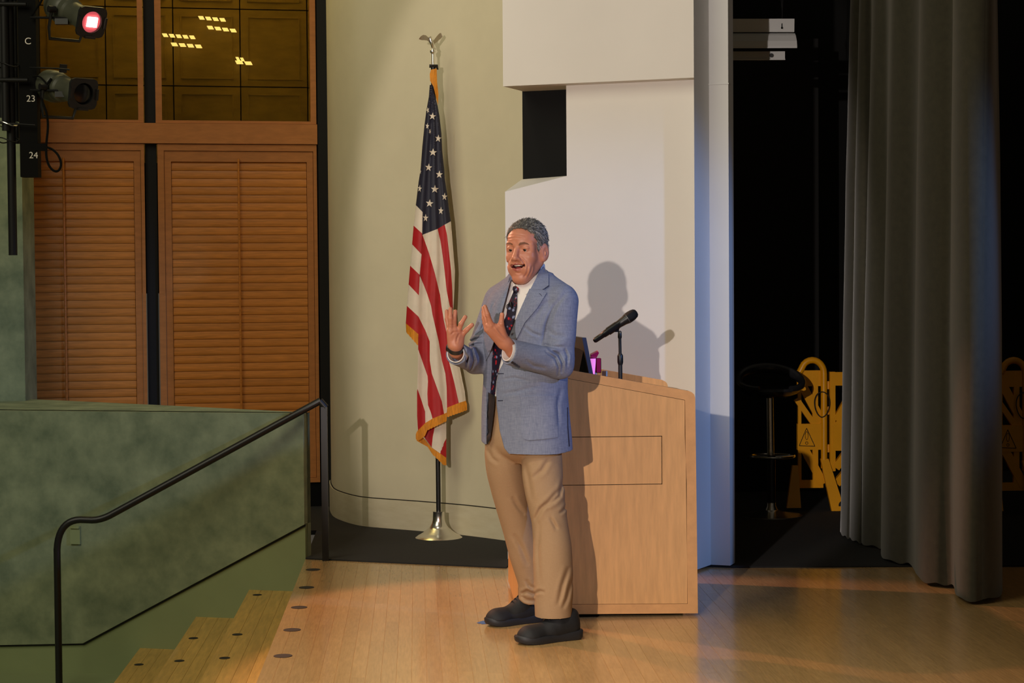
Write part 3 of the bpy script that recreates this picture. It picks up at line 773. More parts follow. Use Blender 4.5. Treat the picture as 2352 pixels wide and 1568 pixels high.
# far side, front panel, deck, plinth
full = [o_bl, o_br, o_tr1] + crn + [o_tl, o_l]
slab(full, LYf - .03, LYf).build('far_side', M['maple'], lec)
MB().box((o_bl[0], LYn + .03, o_bl[1]), (o_bl[0] + .03, LYf - .03, o_l[1] - .02)).build('front_panel', M['maple'], lec)
dk = [(o_tl[0] + .02, o_tl[1] - .085), (o_tr1[0] - .02, o_tr1[1] - .05), (o_tr1[0] - .02, o_tr1[1] - .075), (o_tl[0] + .02, o_tl[1] - .11)]
slab(dk, LYn + .03, LYf - .03).build('deck', M['maple'], lec)
MB().box((o_br[0] - .10, LYn + .05, o_br[1]), (o_br[0] - .08, LYf - .03, o_tr1[1] - .09)).build('back_panel', M['maple'], lec)
MB().box((o_bl[0] + .04, LYn + .04, 0.002), (o_br[0] - .06, LYf - .04, o_bl[1])).build('plinth', M['gap'], lec)
def deck_z(x):
    (x0, z0), (x1, z1) = dk[0], dk[1]; return z0 + (z1 - z0) * (x - x0) / (x1 - x0)

# microphone on its stand
MY = LYn + 0.42
mb_ = at_y(1425, 866, MY); mt = at_y(1423.5, 764, MY)
ms = thing('microphone_stand', 'short black microphone stand rising from the lectern', 'mic stand', (mb_.x, MY, deck_z(mb_.x)))
MB().lathe([(0.055, 0), (0.055, .012), (0.02, .018), (0.0, .02)], (mb_.x, MY, deck_z(mb_.x) + .002), 28).build('base', M['black_plastic'], ms, True)
MB().tube([Vector((mb_.x, MY, deck_z(mb_.x) + .01)), at_y(1424.5, 812, MY)], 0.0095, 12).build('lower_tube', M['black_plastic'], ms, True)
MB().tube([at_y(1424.8, 838, MY), at_y(1424.8, 832, MY), at_y(1424.5, 817, MY), at_y(1424.5, 814, MY)], [0.010, 0.0135, 0.0135, 0.011], 14).build('clutch', M['black_plastic'], ms, True)
MB().tube([at_y(1424.5, 816, MY), at_y(1423.6, 774, MY)], 0.007, 12).build('upper_tube', M['black_plastic'], ms, True)
MB().tube([at_y(1423.6, 777, MY), at_y(1423.6, 774, MY), at_y(1423.6, 762, MY), at_y(1423.6, 759.5, MY)], [0.008, 0.0095, 0.0085, 0.005], 12).build('swivel', M['black_plastic'], ms, True)
MB().lathe([(0.0, -.011), (0.004, -.011), (.004, .011), (0, .011)], n=10, M=Matrix.Translation(at_y(1423.6, 763, MY)) @ Matrix.Rotation(math.pi / 2, 4, 'X')).build('pivot_bolt', M['chrome'], ms)
MB().prism([at_y(1404, 763, MY - .006), at_y(1421, 762, MY - .006), at_y(1423, 752, MY - .006), at_y(1424, 747, MY - .006), at_y(1400, 757, MY - .006)], (0, .012, 0)).build('clip_arm', M['black_plastic'], ms)
mic = thing('microphone', 'black handheld microphone clipped above the lectern', 'microphone', at_y(1412, 752, MY))
def mx(t): return at_y(1363.5 + (1463 - 1363.5) * t, 783.5 + (716 - 783.5) * t, MY)
body = [(0.0, .006), (.02, .011), (.04, .0125), (.12, .0130), (.22, .0135), (.23, .0155), (.30, .0160), (.45, .0165), (.60, .0180), (.70, .0205), (.765, .0245), (.775, .0245)]
MB().tube([mx(t) for t, r in body], [r for t, r in body], 20).build('body', M['black_plastic'], mic, True)
MB().tube([mx(.775), mx(.785)], 0.0262, 20).build('ring', mat('grey_ring', (120, 116, 110), .35, metal=.6), mic, True)
gr_ = [(.785, .0250), (.83, .0258), (.90, .0245), (.96, .0205), (.99, .014), (1.0, .004)]
MB().tube([mx(t) for t, r in gr_], [r for t, r in gr_], 20).build('grille', mat('black_grille', (18, 18, 18), .45, metal=.5, bump=.8, bscale=600), mic, True)
MB().tube([mx(.33), mx(.55)], 0.0190, 16).build('clip', M['black_plastic'], mic, True)

# monitor on the deck, seen from its side
mo = thing('monitor', 'thin black monitor tilted on the lectern beside the man', 'monitor', (at_y(1350, 850, LYn + .3).x, LYn + .3, deck_z(at_y(1350, 850, LYn + .3).x)))
ya, yb = LYn + .20, LYn + .62
a0 = at_y(1361, 853, ya); a1 = at_y(1346, 775, ya); 
dx = -0.020; dz = 0.0
sh = a0 + Vector((0, 0, -.06)) + (a0 - a1).normalized() * 0.0
edge = [a0 + (a0 - a1) * .35, a1, a1 + Vector((-.018, 0, 0)), a0 + (a0 - a1) * .35 + Vector((-.018, 0, 0))]
MB().prism(edge, (-.045, yb - ya, 0.0)).build('screen', M['black_plastic'], mo)
MB().prism([p + Vector((.0005, -.002, 0)) for p in edge], (0, .002, 0)).build('bezel', mat('slate_bezel', (74, 82, 110), .3), mo)
e2 = [a0 + (a0 - a1) * .3 + Vector((-.0185, .03, 0)), a1 + (a0 - a1) * .35 + Vector((-.0185, .03, 0)), a0 + (a0 - a1) * .3 + Vector((-.075, .03, 0))]
MB().prism(e2, (-.04, .3, 0)).build('stand_wedge', M['blk'], mo)
bd = thing('document_stand', 'reddish wooden document stand leaning behind the monitor', 'document stand', at_y(1325, 850, LYn + .7))
MB().prism([at_y(1318, 777, LYn + .68), at_y(1338, 777, LYn + .68), at_y(1338, 868, LYn + .68), at_y(1310, 868, LYn + .68)], (0, .02, 0)).build('board', mat('reddish_wood', (150, 92, 66), .5, var=.2, vscale=8), bd)
MB().prism([at_y(1308, 860, LYn + .66), at_y(1340, 860, LYn + .66), at_y(1340, 868, LYn + .66), at_y(1308, 868, LYn + .66)], (0, .04, 0)).build('ledge', mat('reddish_wood_dark', (130, 78, 56), .5), bd)
# pink carton and bright tumbler
PYY = LYn + .40
M['pink'] = mat('magenta_card', (214, 14, 96), .5)
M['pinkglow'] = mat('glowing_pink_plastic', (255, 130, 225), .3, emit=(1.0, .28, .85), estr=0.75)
pb = thing('carton', 'small open magenta carton beside the monitor', 'carton', at_y(1372, 850, PYY))
q0 = at_y(1369, 823, PYY); q1 = at_y(1381, 856, PYY); wdt = .05
x0, x1, z0, z1 = q0.x, q1.x, q1.z, q0.z
bx_ = MB(); t_ = .0025
bx_.box((x0, PYY, z0), (x1, PYY + t_, z1)); bx_.box((x0, PYY + wdt, z0), (x1, PYY + wdt + t_, z1)); bx_.box((x0, PYY, z0), (x0 + t_, PYY + wdt, z1)); bx_.box((x1 - t_, PYY, z0), (x1, PYY + wdt, z1)); bx_.box((x0, PYY, z0), (x1, PYY + wdt, z0 + t_))
bx_.build('box', M['pink'], pb)
MB().prism([at_y(1357.5, 815, PYY + .004), at_y(1374, 807, PYY + .004), at_y(1376, 810.5, PYY + .004), at_y(1370, 822, PYY + .004), at_y(1357.5, 823, PYY + .004)], (0, .045, .004)).build('flap', M['pink'], pb)
tb = thing('tumbler', 'glowing pink plastic tumbler between the monitor and the magenta carton', 'tumbler', at_y(1361, 853, PYY - .06))
tc_ = at_y(1361.5, 853, PYY - .06); tz = at_y(1361.5, 820, PYY - .06).z - tc_.z
MB().lathe([(.008, -.03), (.010, 0.0), (.0135, tz * .6), (.0145, tz), (.0125, tz), (.0115, tz * .6)], tc_, 20).build('cup', M['pinkglow'], tb, True)
MB().lathe([(.0148, tz - .006), (.0155, tz - .003), (.0148, tz)], tc_, 20).build('rim', M['pink'], tb, True)
for i, (px, py, r, lb) in enumerate(((1368, 856, .007, 'small white bottle cap next to the glowing tumbler'), (1389, 857, .013, 'larger white bottle cap between the carton and the microphone stand'))):
    c = at_y(px, py, LYn + .5); cap = MB().lathe([(r, -.03), (r, .008), (r * .9, .011), (0, .012)], c, 18)
    o = thing('bottle', lb.replace('cap', 'with flat cap'), 'bottle', (c.x, c.y, c.z - .03)); cap.build('cap', M['white'], o, True)
    MB().lathe([(r * 1.25, -.07), (r * 1.25, -.034), (r, -.03)], c, 18).build('body', M['white'], o, True)

# blue tape mark by the far shoe
tp = thing('tape_mark', 'scrap of blue tape on the floor by the toe of the far shoe', 'tape', at_z(1104, 1430))
MB().prism([at_z(1100, 1428, .0008), at_z(1110, 1425, .0008), at_z(1120, 1426, .0008), at_z(1120, 1432, .0008), at_z(1106, 1433, .0008)], (0, 0, .0006)).build('strip', mat('blue_tape', (70, 110, 170), .6), tp)
MB().prism([at_z(1095, 1430, .0008), at_z(1102, 1427.5, .0008), at_z(1103, 1432, .0008)], (0, 0, .0009)).build('torn_end', mat('blue_tape_b', (70, 110, 170), .6), tp)

# =================================================================== CURTAIN
cp = [(2293, 1340), (2292, 1366), (2272, 1377), (2238, 1380), (2202, 1375), (2187, 1362), (2190, 1343), (2178, 1341), (2150, 1341), (2116, 1336), (2103, 1324), (2106, 1302), (2088, 1293), (2060, 1292), (2036, 1288), (2027, 1276), (2030, 1259), (2016, 1257), (1996, 1254), (1982, 1248), (1985, 1244), (1972, 1246.5), (1958, 1243), (1955, 1237), (1957, 1234), (1946, 1235), (1933, 1231), (1930, 1226), (1936, 1222), (1932, 1216), (1940, 1212)]
cpts = chaik([at_z(x, y, 0.02) for x, y in cp], 2)
nc = len(cpts); vv = []; ff = []
zl = [0.02, 0.5, 1.2, 2.0, 2.8, 3.6, 4.7]
cen = [sum((cpts[j] for j in range(max(0, i - 16), min(nc, i + 17))), Vector()) / (min(nc, i + 17) - max(0, i - 16)) for i in range(nc)]
for zi, z in enumerate(zl):
    g = 1.0 - 0.35 * (z / 4.7)
    for i in range(nc):
        p = cen[i] + (cpts[i] - cen[i]) * g
        vv.append(Vector((p.x + 0.086 * (z / 3.5) * (i / nc) ** 1.5 + 0.012 * math.sin(i * .37 + z * 1.3), p.y, z + (0.006 * math.sin(i * .8) if zi == 0 else 0))))
m_ = len(zl)
for zi in range(m_ - 1):
    for i in range(nc - 1):
        ff.append((zi * nc + i, zi * nc + i + 1, (zi + 1) * nc + i + 1, (zi + 1) * nc + i))
b_ = len(vv)
vv += [p + Vector((0.010, 0.004, 0)) for p in vv]
ff += [tuple(b_ + q for q in reversed(t)) for t in ff]
for zi in range(m_ - 1):
    for i in (0, nc - 1):
        ff.append((zi * nc + i, (zi + 1) * nc + i, b_ + (zi + 1) * nc + i, b_ + zi * nc + i))
for i in range(nc - 1):
    ff.append((i, i + 1, b_ + i + 1, b_ + i))
cu = mobj('stage_curtain', vv, ff, M['velvet'], None, True)
tag(cu, 'dark grey velvet stage curtain hanging in deep folds', 'curtain')

# =================================================================== BAR STOOL
SYs = at_z(1772, 1187).y; sx = at_z(1772, 1187).x
sto = thing('bar_stool', 'black bucket bar stool on a chrome post in the wings', 'stool', (sx, SYs, 0.007))
zc = lambda py: at_y(1772, py, SYs).z
pw = lambda a: at_y(1772 + a, 1000, SYs).x - at_y(1772, 1000, SYs).x
MB().lathe([(.19, .007), (.19, .014), (.12, .022), (.04, .045), (.028, .07), (.027, .09), (0, .09)], (sx, SYs, 0), 40).build('base', M['chrome'], sto, True)
MB().tube([Vector((sx, SYs, .06)), Vector((sx, SYs, zc(1045)))], .027, 20).build('lower_post', M['vinyl'], sto, True)
MB().tube([Vector((sx - .004, SYs, zc(1050))), Vector((sx - .008, SYs, zc(912)))], .022, 20).build('post', M['chrome'], sto, True)
an = [2 * math.pi * k / 40 for k in range(40)]
MB().tube([Vector((sx + .135 * math.cos(a), SYs - .03 + .135 * math.sin(a), zc(1046))) for a in an], .008, 8, True).build('foot_ring', M['chrome'], sto, True)
sp = MB()
for a in (0.0, math.pi): sp.tube([Vector((sx, SYs, zc(1049))), Vector((sx + .135 * math.cos(a), SYs - .03, zc(1046)))], .006, 8)
sp.build('ring_spokes', M['chrome'], sto, True)
sc = Vector((sx - .005, SYs, zc(896)))
MB().lathe([(.0, -.045), (.10, -.042), (.165, -.020), (.185, .0), (.175, .015), (.13, .012), (.06, .002), (0, 0)], sc, 44).build('seat', M['vinyl'], sto, True)
pth = []; rr = []
for k in range(37):
    a = math.radians(-60 + 300 * k / 36) 
    lift = 0.5 - 0.5 * math.cos(math.radians(360 * k / 36))
    pth.append(Vector((sx - .005 + .195 * math.cos(a), SYs + .175 * math.sin(a), sc.z + .015 + .115 * lift))); rr.append(.020 + .014 * lift)
MB().tube(pth, rr, 14).build('backrest', M['vinyl'], sto, True)

# =================================================================== YELLOW BARRIERS
def barrier(root, ox, oy, M4, sign=True, second=True):
    # local x right, y depth, z up (metres)
    def T(x, y, z): return M4 @ Vector((x, y, z))
    nb_ = [0]
    def bar(mb, a, b, w_, d_=.02):
        nb_[0] += 1; d_ += .0013 * nb_[0]
        a = Vector((a[0], 0, a[1])); b = Vector((b[0], 0, b[1])); t = (b - a).normalized(); n = Vector((-t.z, 0, t.x)) * w_ / 2
        mb.prism([M4 @ (p + Vector((0, -d_ / 2, 0))) for p in (a - n, b - n, b + n, a + n)], M4.to_3x3() @ Vector((0, d_, 0)))
    Y = M['yellow']
    H0, H1 = .14, .87
    # panel one
    for nm, a, b, w_ in (('frame_bar', (-.165, H1 - .04), (.0, H1 - .04), .10), ('frame_bar', (-.165, H0 + .02), (.0, H0 + .02), .05), ('upright', (-.05, H0), (-.05, H1), .035), ('brace', (-.14, .80), (-.005, .55), .055), ('brace', (-.17, .70), (-.03, .50), .035), ('brace', (-.14, .42), (.0, .16), .055), ('upright', (-.15, H0), (-.15, H1), .02)):
        q = MB(); bar(q, a, b, w_); q.build(nm, Y, root)
    q = MB(); bar(q, (-.165, .46), (.0, .46), .165, .026); pl = q.build('sign_plate', Y, root)
    if sign:
        y_ = -.0195
        tri = [(-.155, .405), (-.055, .400), (-.108, .515)]
        q = MB()
        for i in range(3):
            a = tri[i]; b = tri[(i + 1) % 3]; q.tube([T(a[0], y_, a[1]), T(b[0], y_, b[1])], .0022, 6)
        q.tube([T(-.107 + .009 * math.cos(a_), y_, .468 + .026 * math.sin(a_)) for a_ in an], .0016, 6, True)
        q.tube([T(-.107 + .008 * math.cos(a_), y_, .421 + .008 * math.sin(a_)) for a_ in an], .0016, 6, True)
        q.build('warning_mark', M['black_plastic'], pl)
    # tall tube with hooked handle
    pts_ = [T(.005, -.012, .26), T(.005, -.012, .86)] + [T(.005 - .075 + .075 * math.cos(t), -.012, .86 + .085 * math.sin(t)) for t in [math.pi * k / 12 for k in range(1, 10)]] + [T(-.150, -.012, .868)]
    MB().tube(pts_, .021, 12).build('handle_tube', Y, root, True)
    # splayed feet
    MB().prism([T(-.02, -.03, .32), T(.03, -.03, .32), T(.115, -.12, .0), T(.03, -.12, 0)], M4.to_3x3() @ Vector((0, .03, 0))).build('foot', Y, root)
    MB().prism([T(-.20, -.03, .28), T(-.165, -.03, .28), T(-.16, -.10, .02), T(-.25, -.10, .02)], M4.to_3x3() @ Vector((0, .03, 0))).build('foot', Y, root)
    MB().lathe([(.03, -.012), (.03, .012)], n=18, M=M4 @ Matrix.Translation((.105, -.10, .033)) @ Matrix.Rotation(math.pi / 2, 4, 'X')).build('wheel', M['black_plastic'], root)
    q = MB()
    for z_ in (.76, .60, .36): q.tube([T(.035, -.005, z_), T(.035, -.005, z_ + .05)], .009, 8)
    q.build('hinge', Y, root)
    if second:
        for nm, a, b, w_ in (('upright', (.06, .24), (.06, H1), .035), ('frame_bar', (.05, H1 - .045), (.20, H1 - .045), .085), ('brace', (.085, .56), (.20, .76), .05), ('brace', (.07, .50), (.20, .66), .05), ('plate', (.06, .455), (.20, .455), .17), ('brace', (.08, .26), (.20, .42), .05), ('brace', (.085, .16), (.20, .29), .05)):
            q = MB(); bar(q, a, b, w_); q.build(nm, Y, root)
    # loop of black cord
    lp_ = [T(-.012 + .048 * math.sin(t) * (1 + .15 * math.cos(t)), -.036, .665 + .080 * math.cos(t) - .0) for t in [2 * math.pi * k / 32 for k in range(32)]]
    MB().tube(lp_, .0035, 6, True).build('cord_loop', M['black_plastic'], root, True)
by = SYs + 0.32
bx = at_y(1890, 1000, by).x
b1 = thing('safety_barrier', 'yellow plastic folding barrier with warning sign behind the bar stool', 'barrier', (bx, by, .007))
barrier(b1, bx, by, Matrix.Translation((bx, by, .007)))
bx2 = at_y(2352, 1000, 11.7).x
b2 = thing('safety_barrier', 'dim yellow barrier half hidden at the right edge past the curtain', 'barrier', (bx2, 11.7, .007))
barrier(b2, bx2, 11.7, Matrix.Translation((bx2, 11.7, .007)), True, False)

# =================================================================== HANGING SHOP LIGHT
HY = 11.0
def hp(px, py, dy=0): return at_y(px, py, HY + dy)
sl = thing('shop_light', 'white hanging fluorescent fixture beside the grey wall panel', 'light fixture', hp(1740, 138))
xl = hp(1600, 90).x
def ext(poly, x0):  # poly of (y,z) extruded along x from x0 to x1
    pass
def bar_x(x0, x1, prof_):
    return MB().prism([Vector((x0, a, b)) for a, b in prof_], (x1 - x0, 0, 0))
z = lambda py: hp(1740, py).z
ch = bar_x(xl, hp(1822, 60).x, [(HY - .03, z(75)), (HY + .05, z(75)), (HY + .05, z(47)), (HY - .03, z(47)), (HY - .036, z(45)), (HY - .036, z(49))])
ch.build('ballast_channel', M['grey'], sl)
refl = [(HY - .03, z(78)), (HY - .055, z(84)), (HY - .085, z(98)), (HY - .095, z(110)), (HY - .095, z(115)), (HY - .088, z(115)), (HY - .078, z(99)), (HY - .05, z(87)), (HY + .05, z(80)), (HY + .05, z(78))]
bar_x(xl, hp(1829, 100, -.07).x, refl).build('reflector', M['grey'], sl)
bar_x(xl, hp(1803, 128).x, [(HY, z(118)), (HY + .02, z(118)), (HY + .02, z(138)), (HY - .008, z(138)), (HY - .008, z(135)), (HY, z(135))]).build('lower_channel', M['grey'], sl)
MB().tube([hp(1772, 127, -.012), hp(1772, 127, .0)], .012, 14).build('socket', M['steel'], sl, True)
MB().tube([hp(1796, 62, -.04), hp(1797, 20, 0), hp(1800, -60, 0), hp(1801, -300, 0)], .003, 6).build('hanger_wire', M['steel'], sl, True)
MB().tube([hp(1794, 0, 0), hp(1797, 30, 0), hp(1796, 62, -.04)], .0022, 6).build('tie_wire', M['steel'], sl, True)
MB().tube([hp(1796, 64, -.046), hp(1796, 64, -.034)], .006, 8).build('bolt', M['blk'], sl, True)

# =================================================================== LIGHTING BOOM, TOP LEFT
BY = 10.6
def q_(px, py, dy=0.0): return at_y(px, py, BY + dy)
rc = thing('raceway', 'black power raceway with white circuit numbers hanging top left', 'raceway', q_(66, 405))
xa, xb = q_(45, 300).x, q_(86, 300).x
zr = q_(66, 406).z
MB().box((xa, BY, zr), (xb, BY + .09, 4.6)).build('box', M['blk'], rc)
def text(s, px, py, h, parent, dy=-.001):
    cu_ = bpy.data.curves.new('numeral', 'FONT'); cu_.body = s; cu_.size = h; cu_.extrude = .0006; cu_.align_x = 'CENTER'; cu_.align_y = 'CENTER'
    tmp = bpy.data.objects.new('tmp', cu_); COL.objects.link(tmp)
    dg = bpy.context.evaluated_depsgraph_get(); me = bpy.data.meshes.new_from_object(tmp.evaluated_get(dg)); bpy.data.objects.remove(tmp)
    p = q_(px, py, dy); R = Matrix.Rotation(math.pi / 2, 4, 'X')
    me.transform(Matrix.Translation(p) @ R)
    me.materials.clear(); me.materials.append(M['white'])
    o = bpy.data.objects.new('numeral', me); link(o, parent); return o
text('C', 64, 95, .052, rc); text('23', 71, 227, .050, rc); text('24', 77, 357, .050, rc)
MB().box((q_(80, 330).x, BY - .02, q_(80, 346).z), (q_(106, 330).x, BY + .03, q_(80, 330).z)).build('receptacle', M['blk'], rc)
bo = thing('lighting_boom', 'cluster of dark vertical pipes and cross bars at the left edge', 'pipes', q_(25, 586))
for nm, x0, ytop, ybot, r, dy in (('pipe', 12, -300, 300, .022, -.02), ('pipe', 28, -300, 586, .024, .02), ('pipe', 4, -300, 270, .018, .05), ('pipe', 38, -300, 330, .014, .13)):
    a = q_(x0 + 2, ybot, dy); MB().tube([a, Vector((a.x, a.y, 4.6))], r, 14).build(nm, M['steel'], bo, True)
for (a, b) in (((-60, 8), (60, 10)), ((-60, 183), (64, 184)), ((-40, 280), (80, 287))):
    MB().tube([q_(*a, -.04), q_(*b, -.04)], .0125 if a[1] < 250 else .005, 10).build('cross_bar', M['steel'], bo, True)
for yy in (150, 285, 322):
    p = q_(20, yy, 0); MB().tube([Vector((p.x + .055 * math.cos(a), p.y + .05 * math.sin(a), p.z + .012 * math.sin(a * 2))) for a in an], .0035, 6, True).build('wire_tie', M['chrome'] if yy == 285 else M['steel'], bo, True)

M['lamp_body'] = mat('grey_green_enamel', (78, 80, 66), .45)
M['lamp_blk'] = mat('black_enamel', (22, 21, 22), .42)
def ellipsoidal(name, label, front, axis, lit, back_len=.34):
    root = thing(name, label, 'stage light', front)
    A_ = Vector(axis).normalized(); Mx = frame_M(front, A_)  # local z = beam, x = up
    def L(x, y, z_): return Mx @ Vector((x, y, z_))
    MB().lathe([(.062, -.005), (.066, -.02), (.066, -.09), (.060, -.10), (.060, -.20), (.072, -.21), (.072, -.25), (.082, -.26), (.088, -.30), (.085, -.37), (.06, -.42), (.0, -.43)], n=28, M=Mx).build('barrel', M['lamp_body'], root, True)
    # square gel frame holder: ring of four bars with clipped corners
    g = MB(); e = .082; r0 = .058
    n = 32; v = []; f = []
    for zz in (-.006, .012):
        for k in range(n):
            a = 2 * math.pi * k / n; ca, sa = math.cos(a), math.sin(a); s = min(e / max(abs(ca), 1e-6), e / max(abs(sa), 1e-6), .104)
            v += [L(r0 * ca, r0 * sa, zz), L(s * ca, s * sa, zz)]
    for k in range(n):
        j = (k + 1) % n
        f += [(2 * k, 2 * k + 1, 2 * j + 1, 2 * j), (2 * n + 2 * k, 2 * n + 2 * j, 2 * n + 2 * j + 1, 2 * n + 2 * k + 1), (2 * k + 1, 2 * n + 2 * k + 1, 2 * n + 2 * j + 1, 2 * j + 1), (2 * k, 2 * j, 2 * n + 2 * j, 2 * n + 2 * k)]
    g.add(v, f).build('gel_frame', M['lamp_blk'], root)
    for sx_ in (-1, 1): MB().box((-.03, sx_ * .078 - .006, .0), (.03, sx_ * .078 + .006, .022), Mx).build('frame_clip', M['lamp_blk'], root)
    MB().box((-.088, -.03, 0), (-.076, .03, .022), Mx).build('frame_clip', M['lamp_blk'], root)
    # lens
    ln = MB().lathe([(.058, -.012), (.058, -.004), (.045, .002), (.02, .006), (0, .007)], n=28, M=Mx)
    if lit:
        ln.build('lens', mat('pink_lens', (240, 90, 100), .15, emit=(1.0, .16, .20), estr=.42), root, True)
        MB().box((-.026, -.032, .004), (.026, .026, .012), Mx).build('lamp_glow', mat('lamp_core', (255, 255, 240), .4, emit=(1.0, .80, .62), estr=14), root)
    else:
        ln.build('lens', mat('dark_lens', (5, 5, 8), .25, spec=.4), root, True)
    # yoke
    y = MB()
    y.tube([L(0, -.105, -.24), L(-.10, -.105, -.24), L(-.16, -.09, -.24), L(-.16, .09, -.24), L(-.10, .105, -.24), L(0, .105, -.24)], .009, 8)
    y.build('yoke', M['lamp_blk'], root, True)
    MB().tube([L(0, -.125, -.24), L(0, -.085, -.24)], .018, 12).build('tilt_knob', M['lamp_blk'], root, True)
    MB().tube([L(0, .125, -.24), L(0, .085, -.24)], .018, 12).build('tilt_knob', M['lamp_blk'], root, True)
    MB().box((.085, -.02, -.235), (.13, .02, -.225), Mx).build('shutter_handle', M['lamp_blk'], root)
    MB().box((-.02, -.13, -.232), (.02, -.085, -.224), Mx).build('shutter_handle', M['lamp_blk'], root)
    return Mx, root
ax = (.60, -.72, -.34)
fp1 = q_(209, 50, -.25); fp2 = q_(190, 215, -.22)
Mx1, r1 = ellipsoidal('stage_spotlight', 'lit stage spotlight glowing pink in front of the left window', fp1, ax, True)
Mx2, r2 = ellipsoidal('stage_spotlight', 'unlit stage spotlight with a dark lens hanging below the lit one', fp2, (.62, -.75, -.20), False)
for r_, (p, y0, y1) in ((r1, (fp1, 5, 40)), (r2, (fp2, 155, 207))):
    MB().tube([q_(70, y1, -.04), q_(140, y1 + 1, -.14), q_(172, y1 + 6, -.18)], .0065, 8).build('side_arm', M['steel'], r_, True)
    MB().box((q_(128, y1 + 4, -.14).x, BY - .17, q_(128, y1 + 17, -.14).z), (q_(158, y1 + 4, -.14).x, BY - .13, q_(128, y1 + 4, -.14).z)).build('clamp', M['lamp_blk'], r_)
MB().tube([q_(68, 155, -.04), q_(130, 157, -.12), q_(160, 160, -.14)], .004, 8).build('tension_rod', M['steel'], r2, True)
def cable(name, label, pts_, r=.0065):
    p = chaik([Vector(x) for x in pts_], 3)
    return tag(MB().tube(p, r, 8).build(name, M['blk'], None, True), label, 'cable')
cable('power_cable', 'black cable looping from the lower spotlight to the raceway receptacle', [q_(118, 180, -.1), q_(106, 196, -.1), q_(92, 212, -.1), q_(98, 235, -.1), q_(108, 262, -.1), q_(111, 290, -.09), q_(106, 330, -.08), q_(106, 365, -.08), q_(116, 388, -.08), q_(132, 396, -.08), q_(142, 380, -.08), q_(136, 358, -.07), q_(122, 343, -.05), q_(108, 338, -.01)])
cable('safety_cable', 'black cable draped between the raceway and the lower spotlight', [q_(76, 176, -.02), q_(90, 174, -.08), q_(102, 186, -.10), q_(110, 198, -.1), q_(104, 206, -.1), q_(84, 210, -.06), q_(70, 204, -.02)], .005)
cable('top_cable', 'black cable rising beside the lit spotlight', [q_(70, 40, -.03), q_(82, 22, -.06), q_(96, 2, -.1), q_(110, -40, -.1)], .006)
spot('stage_spotlight_beam', fp1 + Vector(ax).normalized() * 0.05, (1.2, 7.4, 0.0), 330, (1.0, .46, .30), 25, 0.25, 0.04)
